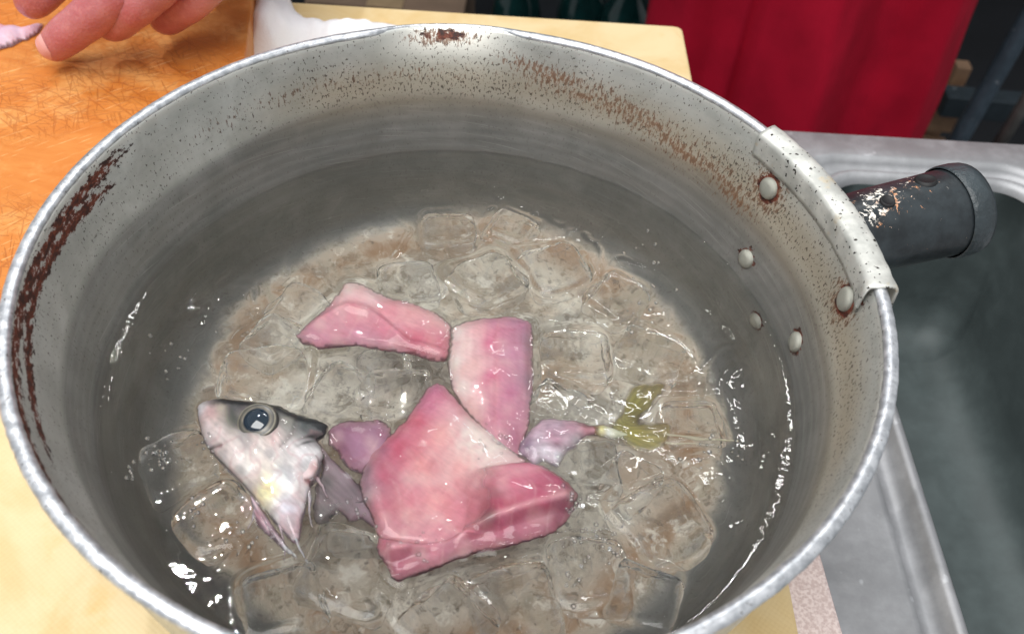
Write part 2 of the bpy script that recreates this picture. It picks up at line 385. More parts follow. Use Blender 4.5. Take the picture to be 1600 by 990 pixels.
# ------------------------------------------------------------------ boards
def board(name, corner_br, corner_fr, width, length, z0, z1, mat, r=.006):
    """plan rectangle from its right edge: back right corner, direction to the front right corner, going left by width"""
    a = Vector(corner_br[:2]); d = (Vector(corner_fr[:2])-a).normalized(); l = Vector((d.y, -d.x))
    if l.x > 0: l = -l
    P = [a, a+l*width, a+l*width+d*length, a+d*length]
    bm = bmesh.new()
    vs = [bm.verts.new((*p, z0)) for p in P]; f = bm.faces.new(vs)
    ex = bmesh.ops.extrude_face_region(bm, geom=[f])
    bmesh.ops.translate(bm, verts=[v for v in ex['geom'] if isinstance(v, bmesh.types.BMVert)], vec=(0, 0, z1-z0))
    bmesh.ops.recalc_face_normals(bm, faces=bm.faces)
    ve = [e for e in bm.edges if abs(e.verts[0].co.z-e.verts[1].co.z) > .001]
    bmesh.ops.bevel(bm, geom=ve, offset=r, segments=4, profile=.5, affect='EDGES')
    he = [e for e in bm.edges if abs(e.verts[0].co.z-e.verts[1].co.z) < .0001]
    bmesh.ops.bevel(bm, geom=he, offset=.0012, segments=2, profile=.5, affect='EDGES')
    return from_bm(name, bm, mat, None, False)
cb = board('cutting_board', at(1066, 41, 0), at(1240, 940, 0), .62, .62, -.027, 0, CREAM, .004)
tag(cb, 'large cream plastic cutting board with faint stains under the pot', 'cutting board')
ZW = .018
_a, _b = at(395, 0, ZW), at(383, 86, ZW); _d = (_b-_a).normalized()
_back = _a-_d*.05; _front = _a+_d*((_a.y-.030)/-_d.y)
wb = board('cutting_board', _back, _front, .42, (_front-_back).length, .0005, ZW, WOOD, .003)
tag(wb, 'orange-brown wooden cutting board scored with knife marks under the hand', 'cutting board')

# ------------------------------------------------------------------ the pot
ZR, ZWAT = .080, .0415
RW_TOP, RW_WAT = .0966, .0882
def wall_r(z):                                     # inner wall radius at height z
    t = (ZR-z)/(ZR-ZWAT)
    if z >= .020: return RW_TOP-(RW_TOP-RW_WAT)*t
    return None
prof = []                                          # inner profile from the centre out, then over the lip and down outside
r20 = wall_r(.020) if True else 0
for r in np.linspace(0.0005, .067, 44): prof.append((r, .0065))
P0, P1, P2 = np.array([.067, .0065]), np.array([.0805, .0065]), np.array([r20, .020])
for t in np.linspace(0, 1, 16)[1:]:
    q = (1-t)**2*P0+2*t*(1-t)*P1+t*t*P2; prof.append(tuple(q))
for z in np.linspace(.020, .0795, 60)[1:]: prof.append((wall_r(z), z))
n_in = len(prof)
prof += [(RW_TOP+.0004, .0803)]
n_lip = len(prof)
out = [(.0985, .0795), (.0975, .074), (.0945, .05), (.0915, .03), (.085, .012), (.075, .002), (.068, .0003), (0.0005, .0003)]
prof += out
NA = 420
A0 = np.linspace(-math.pi, math.pi, NA, endpoint=False)   # angle A: 0 = far side, + to the right, seam on the near side
def spout(A, r, z):
    """the pressed lip on the far side: pushes the rim outward and flares it"""
    w = math.exp(-((A+R_(8))/R_(11))**4)
    k = max(0, min(1, (z-.060)/.020))**2
    return r+w*k*.0050, z-w*k*.0014
V, UV, Z1, Z2 = [], [], [], []
arc = np.concatenate([[0], np.cumsum([math.hypot(prof[i+1][0]-prof[i][0], prof[i+1][1]-prof[i][1]) for i in range(len(prof)-1)])])
def on_wall(px_, py_):
    """angle and depth below the rim of the wall point seen at a pixel"""
    d = (at(px_, py_, 0)-CAM).normalized(); t = .1
    while t < .6:
        p = CAM+d*t
        if p.z < ZR and p.xy.length > wall_r(max(p.z, .021)): break
        t += .0002
    return math.degrees(math.atan2(p.x, p.y)), ZR-p.z
RIV = [(*on_wall(x, y), r) for x, y, r in ((1202, 294, .0031), (1323, 467, .0032), (1167, 404, .0028), (1180, 508, .0027), (1245, 534, .0028))]
def win(a, lo_, hi_, s=6):
    return float(smooth01(lo_-s, lo_+s, a)*(1-smooth01(hi_-s, hi_+s, a)))
for j, (r, z) in enumerate(prof):
    for A in A0:
        rr, zz = spout(A, r, z)
        wob = .0004*nz(math.cos(A)*3, math.sin(A)*3, z*30)
        rr += wob if r > .05 else 0
        V.append((rr*math.sin(A), rr*math.cos(A), zz)); UV.append((A*.09, arc[j]))
        a = math.degrees(A); d = ZR-z
        inner = j < n_in
        burn = rust = ox = grime = flo = pale = 0.
        if inner:
            # burnt double band on the left wall
            k = win(a, -146, -70, 8)
            c1 = .0024+.0012*math.sin(a*.06); c2 = .0072+.0015*math.sin(a*.09+1)
            f2 = win(a, -128, -74, 8)
            burn = k*max(math.exp(-((d-c1)/.0022)**2), f2*math.exp(-((d-c2)/.0022)**2))
            # spout stain
            burn = max(burn, .95*math.exp(-((a+9)/5.5)**2-((d-.0022)/.0020)**2))
            # rust veil on the far right wall
            dc = .0085+.0085*float(smooth01(0, 50, a))
            rust = win(a, -2, 62, 10)*math.exp(-((d-dc-.001)/.0072)**2)*(.8+.3*nz(a*.12, d*300, 3))
            rust = max(rust, .55*win(a, -60, 4, 10)*math.exp(-((d-.012)/.004)**2))
            grime = win(a, -40, 120, 14)*math.exp(-((d-.0150)/.008)**2)
            for ra, rd, rs in RIV[:2]:
                q = math.hypot((a-ra)*math.pi/180*.092, (d-rd)*1.0-.0002)
                burn = max(burn, 1.15*(1-float(smooth01(.0030, .0058, q+.0012*nz(a*.5, d*900, 2)))))
                rust = max(rust, 1.0*math.exp(-(q/.0095)**2))
            for ra, rd, rs in RIV[2:]:
                q = math.hypot((a-ra)*math.pi/180*.092, d-rd)
                burn = max(burn, .8*(1-float(smooth01(.0032, .0044, q+.0008*nz(a*.6, d*900, 5)))))
            if 53 < a < 89:                        # black line under the collar
                burn = max(burn, 1.1*math.exp(-((d-.0052)/.0012)**2))
            rust = max(rust, 1.1*math.exp(-((a+9)/8.5)**2-((d-.0025)/.0030)**2))
            tide = .0190+.0012*math.sin(A*5)+.0016*nz(A*2, 4)
            ox = float(smooth01(tide-.0015, tide+.003, d))*.87+.05*math.sin(d*1900+A+2*nz(A, d*200, 3))*float(smooth01(tide, tide+.003, d))*(d < .036)+.04*float(smooth01(.030, .0370, d))-.08*float(smooth01(.0378, .0392, d))  # oxide eased below the waterline to offset the water's darkening
            ox *= 1-.22*win(a, -150, -60, 20)*(1-float(smooth01(.030, .037, d)))
            fr = r+.0032*nz(math.cos(A)*2.5, math.sin(A)*2.5, 1.3)+.0012*nz(math.cos(A)*9, math.sin(A)*9, 7)-.0045*max(0, math.cos(A))
            flo = 1-float(smooth01(.0705, .0765, fr)) if z < .02 else 0.
            ring_ = math.exp(-((fr-.066)/.008)**2) if z < .02 else 0
            pale = math.exp(-((a+8)/13)**4)*(1-float(smooth01(.003, .010, d)))  # light caught by the flared spout, put into a paler colour
            pale = max(pale, .5*(1-float(smooth01(0.0, .004, d))), ring_)
        Z1.append((burn, max(0, rust), ox)); Z2.append((grime, flo, pale))
Fc = []
NP = len(prof)
for j in range(NP-1):
    for k in range(NA):
        k2 = (k+1) % NA
        Fc.append((j*NA+k, (j+1)*NA+k, (j+1)*NA+k2, j*NA+k2))
pot = empty('saucepan', (0, 0, 0)); tag(pot, 'worn aluminium saucepan with burnt brown bands, filled with iced water and fish', 'saucepan')
body = mesh('pan_body', V, Fc, PAN, pot, cols=Z1, colname='zones')
def add_cols(o, name, cols):
    a = o.data.color_attributes.new(name, 'FLOAT_COLOR', 'POINT'); c = np.ones((len(o.data.vertices), 4), np.float32)
    cols = np.asarray(cols, np.float32); c[:, :cols.shape[1]] = cols; a.data.foreach_set('color', c.ravel())
add_cols(body, 'zones_more', Z2)
uvl = body.data.uv_layers.new(name='UVMap')
li = np.zeros(len(body.data.loops), np.int32); body.data.loops.foreach_get('vertex_index', li)
U = np.array(UV)[li]
U = U.reshape(-1, 4, 2); seam = (U[:, :, 0].max(1)-U[:, :, 0].min(1)) > .3
for q in np.where(seam)[0]: U[q, U[q, :, 0] < 0, 0] += 2*math.pi*.09
uvl.data.foreach_set('uv', U.reshape(-1).astype(np.float32))
# rolled lip
LV = []; 
cs = []
for q in np.linspace(0, 2*math.pi, 14, endpoint=False): cs.append((.00165*math.cos(q), .0012*math.sin(q)))
NL = 900
for A in np.linspace(-math.pi, math.pi, NL, endpoint=False):
    w = math.exp(-((A+R_(8))/R_(11))**4)
    hm = (.00004+.00009*smooth01(-.3, .8, -math.cos(A)))*(nz(math.cos(A)*40, math.sin(A)*40, 0)+.8*nz(math.cos(A)*110, math.sin(A)*110, 2))
    rr, zz = spout(A, .09815, .0798)
    thin = 1-.62*w
    LV.append([Vector(((rr+hm+cx*thin)*math.sin(A), (rr+hm+cx*thin)*math.cos(A), zz+cz*thin+hm*.8)) for cx, cz in cs])
V, Fc = loft(LV)
n = len(cs); Fc += [((NL-1)*n+k, (NL-1)*n+(k+1) % n, (k+1) % n, k) for k in range(n)]
mesh('rim', V, Fc, RIM, pot, recalc=True)
# folded collar over the rim on the handle side
CA0, CA1 = R_(90-37.6), R_(90-1.2)
cross = [(-.0033, -.0066), (-.0035, -.0050), (-.0034, -.0020), (-.0033, -.0004), (-.0031, .0003), (-.0026, .0008), (-.0018, .0011), (.0000, .0015), (.0018, .0016), (.0028, .0014), (.0033, .0009), (.0035, .0002), (.0037, -.004), (.0036, -.009)]
inner_ = [(x*.84+.0001, y-.0005 if y > -.004 else y) for x, y in cross][::-1]
ring = cross+inner_
L = []
NC = 60
for i in range(NC+1):
    A = CA0+(CA1-CA0)*i/NC
    e = min(i, NC-i)/NC
    fl = 1+(.16*math.exp(-((NC-i)/3.)**2))
    w2 = .00016*nz(A*30, 0, 5)
    L.append([Vector(((.0982+cx*fl+w2)*math.sin(A), (.0982+cx*fl+w2)*math.cos(A), ZR+cz*fl+w2)) for cx, cz in ring])
V, Fc = loft(L, (True, True)); mesh('rim_collar', V, Fc, COLLAR, pot, recalc=True)
# rivets
riv_mesh = None
def rivet_mesh():
    V = []; n = 20; loops = []
    for h, r in ((-.0006, 1.0), (.0002, 1.0), (.0006, .93), (.0010, .75), (.0012, .45), (.00125, .12)):
        loops.append([Vector((r*math.cos(2*math.pi*k/n), r*math.sin(2*math.pi*k/n), h/.003)) for k in range(n)])
    return loft(loops, (False, True))
RIVM = plain('rivet_aluminium', lin((172, 172, 162)), .42, .55, .28, 420, .4, .0004)
for i, (ra, rd, rs) in enumerate(RIV):
    A = R_(ra); z = ZR-rd; r = wall_r(z)-.0002
    nrm = Vector((-math.sin(A), -math.cos(A), .22)).normalized()
    if riv_mesh is None:
        V, Fc = rivet_mesh(); o = mesh('rivet', V, Fc, RIVM, pot, recalc=True); riv_mesh = o.data
    else:
        o = bpy.data.objects.new('rivet', riv_mesh); COL.objects.link(o); o.parent = pot
    o.matrix_world = Matrix.Translation((r*math.sin(A), r*math.cos(A), z)) @ nrm.to_track_quat('Z', 'Y').to_matrix().to_4x4() @ Matrix.Diagonal((rs, rs, .0030, 1))
# handle stub
hA = R_(68.5)
hd = Vector((math.sin(hA), math.cos(hA), .06)).normalized()
hb = Vector((.0955*math.sin(hA), .0955*math.cos(hA), .0615))
hs = hd.cross(Vector((0, 0, 1))).normalized(); hu = hs.cross(hd)
def hloop(t, r, flat=1.): return [hb+hd*t+(hs*math.cos(q)+hu*math.sin(q)*flat)*r for q in np.linspace(0, 2*math.pi, 40, endpoint=False)]
LP = []
HL = .0515
for t in np.linspace(0, HL, 44):
    LP.append(hloop(t, .0100+.0030*t/HL+.0004*math.sin(t*90)))
for t, r in ((HL+.0005, .0128), (HL+.0006, .0112), (HL-.006, .0108), (HL-.02, .0100)): LP.append(hloop(t, r))
V, Fc = loft(LP, (True, True))
zc = []
for v in V:
    d = Vector(v)-hb; t = d.dot(hd); up_ = d.dot(hu)/.011; sd = d.dot(hs)/.011
    z_ = 1.0*math.exp(-((t-.0225)/.0075)**2-((sd+.05)/.42)**2)*(1 if up_ > .2 else 0)
    z_ = max(z_, .75*math.exp(-((t-.017)/.010)**2-((sd-.35)/.30)**2)*(1 if up_ > 0 else 0), .6*math.exp(-((t-.034)/.006)**2-((sd+.3)/.4)**2)*(1 if up_ > .2 else 0))
    zc.append((z_, 0, 0))
handle = mesh('handle', V, Fc, HANDLE, pot, recalc=True, cols=zc, colname='zones')
LP = [hloop(t, r) for t, r in ((HL-.0065, .0128), (HL-.0062, .0131), (HL-.005, .0133), (HL-.002, .0133), (HL-.0003, .0131), (HL, .0124))]
V, Fc = loft(LP, (False, False)); mesh('end_ring', V, Fc, plain('ring_enamel', lin((52, 60, 64)), .38, 0, .3, 120, .4, .001), handle, recalc=True)
HOLE = plain('hole_black', (.006, .006, .007), .6)  # flat black disc colour stands in for the shade inside the hole
for t, q, rr in ((.0225, 84, .0017), (.0370, 104, .0024)):
    q = R_(q); rad = .0100+.0030*t/HL
    nv = hs*math.cos(q)+hu*math.sin(q); c = hb+hd*t+nv*(rad+.0004*math.sin(t*90)+.0001)
    loops = []
    for dz, kr in ((-.0004, 1.3), (.0004, 1.15), (.0005, 1.0), (.0003, .9), (.00025, .1)):
        loops.append([c+nv*dz+(hd*math.cos(s)+nv.cross(hd)*math.sin(s))*rr*kr for s in np.linspace(0, 2*math.pi, 20, endpoint=False)])
    V, Fc = loft(loops, (False, True)); mesh('screw_hole', V, Fc, HOLE, handle, recalc=True)

# ------------------------------------------------------------------ slab things: fish pieces
def smooth_poly(pts, step=4., closed=True):
    P = [np.array(p, float) for p in pts]; n = len(P); out = []
    for i in range(n):
        p0, p1, p2, p3 = P[i-1], P[i], P[(i+1) % n], P[(i+2) % n]
        m = max(2, int(np.hypot(*(p2-p1))/step))
        for k in range(m):
            t = k/m
            q = .5*((2*p1)+(p2-p0)*t+(2*p0-5*p1+4*p2-p3)*t*t+(3*p1-p0-3*p2+p3)*t**3)
            lnr = p1+(p2-p1)*t
            out.append(.55*q+.45*lnr)
    return np.array(out)
def poly_dist(P, X):
    """distance of points X to polygon P, positive inside"""
    A = P; B = np.roll(P, -1, 0); d = np.full(len(X), 1e9); ins = np.zeros(len(X), bool)
    for a, b in zip(A, B):
        ab = b-a; t = np.clip(((X-a)@ab)/(ab@ab+1e-12), 0, 1)
        q = a+t[:, None]*ab; d = np.minimum(d, np.hypot(X[:, 0]-q[:, 0], X[:, 1]-q[:, 1]))
        c = ((a[1] > X[:, 1]) != (b[1] > X[:, 1])) & (X[:, 0] < (b[0]-a[0])*(X[:, 1]-a[1])/(b[1]-a[1]+1e-12)+a[0])
        ins ^= c
    return np.where(ins, d, -d)
def blend(ctrl, X, sharp=2.6, tone=(.80, .765, .775)):
    pts = np.array([c[:2] for c in ctrl], float); cols = np.array([lin(c[2]) for c in ctrl])*np.array(tone)
    D = np.hypot(X[:, None, 0]-pts[None, :, 0], X[:, None, 1]-pts[None, :, 1])+4
    w = D**-sharp; w /= w.sum(1, keepdims=True)
    return w@cols
WET = []
def slab(name, poly, zbase, hfun, thick, ctrl, mat, parent=None, step=4., edge=22, sharp=2.6, detail=None, rag=2.2, tone=(1.10, 1.20, 1.27), film=(3.5, .6), gentle=True, filmfun=None):
    """closed piece: outline on the level zbase, domed top of height hfun, belly of depth thick"""
    B = smooth_poly(poly, step)
    B = B+np.array([[rag*(nz(p[0], p[1], 1, .05)+.8*nz(p[0], p[1], 1, .13)), rag*(nz(p[0], p[1], 9, .05)+.8*nz(p[0], p[1], 9, .13))] for p in B])
    x0, y0 = B.min(0); x1, y1 = B.max(0)
    gx, gy = np.meshgrid(np.arange(x0, x1, step), np.arange(y0, y1, step*.87)); gx = gx+((np.arange(gx.shape[0]) % 2)*step/2)[:, None]
    X = np.stack([gx.ravel(), gy.ravel()], 1); d = poly_dist(B, X); X = X[d > step*.6]
    allp = np.concatenate([B, X]); nb = len(B)
    res = delaunay_2d_cdt([Vector(p) for p in allp], [(i, (i+1) % nb) for i in range(nb)], [], 1, 1e-4)
    Q = np.array([tuple(v) for v in res[0]]); T = [tuple(f) for f in res[2]]
    d = np.maximum(poly_dist(B, Q), 0); d[d < .05] = 0
    e = np.clip(d/edge, 0, 1); dome = (1-(1-e)**2) if gentle else np.sqrt(1-(1-e)**2)
    top = hfun(Q, dome); Vt = []; Vb = []
    onb = d <= 0.05
    base = [at(q[0], q[1], zbase) for q in Q]
    for i, b in enumerate(base): Vt.append(b+Vector((0, 0, 0 if onb[i] else top[i])))
    idx = {}; V = list(Vt)
    for i, b in enumerate(base):
        if onb[i]: idx[i] = i
        else: idx[i] = len(V); V.append(b-Vector((0, 0, thick*dome[i])))
    Fc = list(T)+[(idx[c], idx[b], idx[a]) for a, b, c in T]
    c = np.clip(blend(ctrl, Q, sharp, tone), 0, .93)
    if detail is not None: c = detail(Q, c, d)
    cols = np.zeros((len(V), 3)); cols[:len(Q)] = c
    for i in range(len(Q)): cols[idx[i]] = c[i]
    o_ = mesh(name, V, Fc, mat, parent, cols=cols, recalc=True)
    WET.append(np.array([tuple(v) for v in Vt]))
    fl_ = np.ones(len(V)); w_, lo_ = film
    fq = lo_+(1-lo_)*np.clip(smooth01(0, w_, d+w_*.35*np.array([nz(q[0]*.09, q[1]*.09, 31) for q in Q])*smooth01(0, 2, d)), 0, 1)
    if filmfun is not None: fq = filmfun(Q, fq)
    fl_[:len(Q)] = fq
    for i in range(len(Q)):
        if not onb[i]: fl_[idx[i]] = 1. if fq[i] > .98 else 0.
        else: fl_[i] = 0. if filmfun is None else fq[i]*0
    a_ = o_.data.color_attributes.new('film', 'FLOAT_COLOR', 'POINT'); c4 = np.ones((len(V), 4), np.float32); c4[:, :3] = fl_[:, None]; a_.data.foreach_set('color', c4.ravel())
    return o_, B
def arr(f, Q): return np.array([f(q[0], q[1]) for q in Q])
POLYS = []; DRAPE = []
def fibre(ang, k=.10, sc=.16):
    """muscle grain along ang, pale connective lines, blotches"""
    ca, sa = math.cos(ang), math.sin(ang)
    def f(Q, c, d):
        def g(x, y):
            u, v = x*ca+y*sa, -x*sa+y*ca
            return nz(u*.02, v*sc, 3)+.6*nz(x*.03, y*.03, 8)+.7*nz(u*.05, v*sc*2.2, 5)
        v = arr(g, Q)
        c = c*(1+k*v[:, None]*np.array([.7, 1.3, 1.2]))
        def seg(x, y):                              # chevron segments across the grain
            u, w = x*ca+y*sa, -x*sa+y*ca
            return max(0, 1-abs(math.sin(u*.11+.9*math.sin(w*.05)+1.5*nz(x*.02, y*.02, 4)))*3.2)
        m = arr(seg, Q)[:, None]*np.clip(.35+arr(lambda x, y: nz(x*.03, y*.03, 14), Q), 0, 1)[:, None]
        c = c*(1-.32*m)+.32*m*np.array(lin((240, 210, 208)))
        w = arr(lambda x, y: max(0, 1-abs(nz(x*.022+.5*nz(x*.03, y*.03), y*.022, 17))*9), Q)[:, None]
        c = c*(1-.13*w*np.array([.4, 1, .9]))
        b = np.clip(arr(lambda x, y: nz(x*.035, y*.035, 25), Q), 0, 1)[:, None]
        c = c*(1-.6*b)+.6*b*np.array(lin((236, 206, 204)))
        e = np.exp(-d/7.)[:, None]
        return np.clip(c*(1-.45*e)+.45*e*np.array(lin((205, 165, 165))), 0, 1)
    return f

# upper left strip, folded lengthwise
F1 = [(461, 527), (487, 505), (512, 482), (538, 449), (560, 444), (586, 458), (618, 470), (651, 478), (683, 493), (706, 513), (704, 540), (700, 566), (676, 567), (645, 558), (608, 553), (560, 545), (520, 546), (498, 550), (474, 541)]
def h1(Q, dome):
    def fold(x): return np.interp(x, [460, 490, 545, 575, 605, 640, 700], [526, 505, 487, 492, 515, 545, 560])
    r = arr(lambda x, y: .0016*math.exp(-((y-fold(x))/9)**2)*(1 if y > fold(x) else .6)-.0009*math.exp(-((y-fold(x)+11)/6)**2)+.0005*nz(x*.03, y*.03, 2), Q)
    return dome*(.0021+.8*r)
o, B = slab('fish_fillet', F1, ZWAT-.0016, h1, .004, [
    (545, 452, (228, 200, 192)), (580, 464, (226, 190, 186)), (520, 505, (204, 136, 146)), (600, 522, (206, 122, 138)), (650, 542, (196, 100, 118)),
    (464, 528, (180, 126, 136)), (560, 538, (196, 128, 146)), (500, 538, (192, 122, 140)), (690, 545, (200, 112, 126)), (690, 502, (224, 178, 174)), (640, 488, (222, 166, 164)),
    (610, 495, (216, 146, 152)), (555, 490, (212, 140, 146)), (590, 545, (180, 112, 130))], FLESH, detail=fibre(.25))
tag(o, 'narrow pink fish fillet strip lying crosswise at the back, pale along its far edge', 'fish fillet', 'fish fillets in the pot'); POLYS.append(B)
# upper right piece, cream band on its left side
F2 = [(705, 514), (722, 508), (741, 503), (765, 500), (787, 497), (812, 499), (830, 507), (833, 540), (833, 580), (832, 620), (828, 655), (820, 690), (812, 712), (796, 716), (770, 690), (735, 655), (712, 628), (703, 600), (699, 570), (703, 540)]
def h2(Q, dome):
    r = arr(lambda x, y: .0014*math.exp(-((x-770)/30)**2)-.00030*math.exp(-((x-(777-.02*(y-500)))/2.5)**2)+.0003*nz(x*.04, y*.02, 4), Q)
    sl = np.array([-.0024*max(0, (q[1]-600)/110) for q in Q])
    return dome*(.0022+.7*r)+sl*dome
def det2(Q, c, d):
    c = fibre(1.57)(Q, c, d)
    line = np.exp(-((Q[:, 0]-(777-.02*(Q[:, 1]-500)))/2.6)**2)*(.5+.5*arr(lambda x, y: nz(0, y*.16, 5), Q))
    return c*(1-.5*line[:, None])+.5*line[:, None]*np.array(lin((228, 165, 170)))
o, B = slab('fish_fillet', F2, ZWAT-.0014, h2, .004, [
    (712, 530, (228, 208, 198)), (708, 575, (232, 214, 202)), (718, 610, (228, 206, 196)), (728, 545, (230, 196, 188)), (738, 585, (226, 178, 172)), (742, 530, (222, 166, 166)), (735, 640, (222, 180, 174)),
    (765, 545, (204, 108, 132)), (765, 600, (206, 116, 138)), (795, 560, (198, 132, 154)), (800, 620, (196, 128, 150)), (780, 660, (192, 112, 134)), (830, 600, (150, 116, 128)), (829, 540, (158, 120, 130)), (775, 504, (190, 116, 142)), (815, 510, (184, 124, 146)), (805, 700, (170, 104, 124))],
    FLESH, detail=det2)
tag(o, 'squarish pink fish fillet with a cream band on its left side and a dotted midline', 'fish fillet', 'fish fillets in the pot'); POLYS.append(B)
# dull purple lump by the head
F5 = [(512, 680), (524, 668), (545, 662), (566, 666), (590, 660), (612, 676), (616, 700), (604, 730), (588, 748), (566, 744), (548, 740), (534, 726), (528, 712), (514, 698)]
o, B = slab('fish_scrap', F5, ZWAT-.0030, lambda Q, dm: dm*.0026, .004, [
    (530, 680, (150, 100, 122)), (560, 690, (172, 122, 144)), (540, 715, (142, 88, 112)), (580, 720, (170, 118, 138)), (585, 680, (166, 120, 140)), (530, 700, (136, 78, 104))], FLESH, detail=fibre(.8, .08))
tag(o, 'dull purple lump of flesh between the fish head and the big fillet', 'fish scrap'); POLYS.append(B)
# big middle piece
F3 = [(682, 601), (697, 608), (709, 622), (724, 640), (741, 658), (765, 676), (790, 695), (806, 708), (822, 722), (818, 748), (790, 780), (760, 812), (740, 850), (700, 872), (660, 866), (620, 858), (594, 848), (584, 822), (576, 798), (566, 780), (562, 758), (566, 735), (578, 712), (596, 694), (618, 676), (638, 652), (655, 626), (668, 608)]
def h3(Q, dome):
    r = arr(lambda x, y: .0016*math.exp(-(((x-640)*.7+(y-720)*.7)/45)**2)+.0008*nz(x*.016, y*.016, 4)+.00012*nz(x*.06, y*.06, 7), Q)
    return dome*(.0019+.8*r)
def det3(Q, c, d):
    c = fibre(-.75, .10, .11)(Q, c, d)
    m = arr(lambda x, y: math.exp(-((x-752)/44)**2-((y-700)/34)**2), Q)
    v = arr(lambda x, y: nz(x*.10, y*.10, 2), Q)
    k = np.clip(m*1.3*(.75+.8*v), 0, 1)[:, None]
    return c*(1-.7*k)+.7*k*np.array(lin((246, 236, 228)))
o, B = slab('fish_fillet', F3, ZWAT-.0014, h3, .005, [
    (682, 610, (184, 106, 134)), (660, 630, (186, 102, 130)), (570, 745, (148, 122, 130)), (576, 775, (150, 116, 126)), (598, 712, (170, 96, 118)), (622, 715, (194, 78, 104)), (604, 755, (190, 92, 114)), (650, 665, (198, 92, 112)), (672, 640, (196, 110, 134)),
    (690, 690, (224, 156, 152)), (660, 740, (222, 150, 148)), (680, 790, (224, 152, 152)), (640, 785, (208, 126, 136)), (720, 730, (224, 166, 162)), (740, 680, (220, 196, 190)), (780, 712, (218, 190, 184)), (700, 650, (212, 148, 156)),
    (620, 830, (202, 132, 140)), (660, 850, (206, 140, 146)), (700, 850, (206, 130, 140)), (600, 800, (196, 118, 130)), (730, 800, (206, 120, 132)), (640, 810, (216, 162, 160))], FLESH, detail=det3)
tag(o, 'big pink fish fillet in the middle with a white membrane patch', 'fish fillet', 'fish fillets in the pot'); POLYS.append(B)
# front piece, thick cut edge towards the camera
F4 = [(722, 744), (748, 734), (780, 730), (812, 724), (842, 730), (864, 742), (884, 756), (902, 774), (896, 796), (884, 818), (866, 834), (838, 842), (800, 852), (760, 860), (722, 872), (690, 884), (655, 898), (622, 910), (610, 900), (600, 880), (589, 860), (592, 842), (612, 846), (650, 852), (690, 846), (716, 832), (722, 800), (720, 770)]
def h4(Q, dome):
    def f(x, y):
        ed = 872-.30*(x-610)                       # line along the front where the top turns down
        body_ = .0018*math.exp(-((x-800)/75)**2-((y-782)/40)**2)
        return body_ - .0024*float(smooth01(ed-3, ed+16, y)) + .0004*math.exp(-((y-ed)/8)**2) + .0003*nz(x*.05, y*.05, 6)
    return np.maximum(dome*(.0040*arr(lambda x, y: 1 if y > 838 else .45+.55*float(smooth01(718, 775, x)), Q)+arr(f, Q)), .0002)
def det4(Q, c, d):
    c = fibre(-.25, .10, .14)(Q, c, d)
    ed = 868-.30*(Q[:, 0]-610)
    l = np.exp(-((Q[:, 1]-ed)/4.)**2)[:, None]
    blood = np.clip(arr(lambda x, y: (math.exp(-((x-745)/22)**2-((y-806)/26)**2)+.8*math.exp(-((x-792)/26)**2-((y-798)/14)**2))*(1+.8*nz(x*.06, y*.06, 3)), Q), 0, 1)[:, None]
    c = c*(1-.55*blood)+.55*blood*np.array(lin((170, 44, 78)))
    return c*(1-.55*l)+.55*l*np.array(lin((230, 180, 184)))
o, B = slab('fish_fillet', F4, ZWAT-.0010, h4, .005, [
    (726, 750, (222, 168, 162)), (722, 790, (214, 142, 146)), (728, 830, (208, 132, 142)), (770, 742, (224, 160, 162)), (820, 740, (212, 132, 148)), (800, 775, (204, 112, 132)), (746, 772, (210, 124, 140)), (760, 800, (188, 72, 104)), (840, 790, (190, 86, 112)), (892, 778, (146, 62, 86)), (870, 765, (176, 86, 110)), (870, 815, (150, 74, 94)),
    (700, 868, (172, 92, 110)), (640, 888, (176, 98, 114)), (620, 902, (160, 80, 98)), (800, 842, (170, 94, 112)), (740, 852, (174, 96, 112)), (680, 852, (206, 130, 142)), (780, 825, (192, 98, 120)), (620, 860, (200, 120, 134))], FLESH, detail=det4, edge=20, step=2.8, filmfun=lambda Q, fq: fq*(1-(1-smooth01(738, 790, Q[:, 0]+10*arr(lambda x, y: nz(x*.05, y*.05, 3), Q)))*(1-smooth01(820, 846, Q[:, 1]))))
tag(o, 'front fish fillet with a deep red blood patch and a thick dark pink cut edge', 'fish fillet', 'fish fillets in the pot'); POLYS.append(B)
# fish tail: silver-pink skin, bone stub, yellow-green fin
tail = empty('fish_tail', at(900, 690, ZWAT)); tag(tail, 'fish tail with a yellow-green forked fin and a silvery pink skin flap', 'fish tail')
F6 = [(808, 708), (814, 690), (828, 672), (846, 660), (866, 655), (884, 657), (906, 660), (926, 667), (950, 672), (934, 684), (914, 689), (900, 702), (886, 712), (876, 726), (866, 734), (848, 726), (834, 732), (820, 722)]
def det6(Q, c, d):
    v = arr(lambda x, y: nz(x*.06, y*.12, 3, 1, 3), Q)[:, None]
    return np.clip(c*(1+.35*v), 0, 1)
slab('skin_flap', F6, ZWAT-.0014, lambda Q, dm: dm*.0026, .003, [
    (822, 700, (140, 112, 130)), (840, 690, (206, 176, 186)), (860, 690, (176, 128, 142)), (870, 670, (196, 164, 176)), (890, 676, (186, 140, 152)), (915, 674, (170, 110, 116)), (850, 715, (222, 206, 210)), (872, 718, (226, 214, 216)), (900, 694, (190, 170, 172)), (868, 700, (164, 116, 130))], SKINF, tail, detail=det6, rag=3.2, step=3., film=(7., .3))
slab('bone', [(914, 672), (934, 666), (954, 669), (972, 674), (990, 682), (976, 689), (956, 688), (936, 686), (920, 682)], ZWAT-.0014, lambda Q, dm: dm*.0018, .002, [
    (926, 676, (150, 60, 70)), (932, 676, (40, 24, 24)), (938, 676, (236, 222, 150)), (950, 680, (226, 220, 206)), (968, 684, (196, 190, 160))], SKINF, tail, 2.4, 12, film=(5., .3))
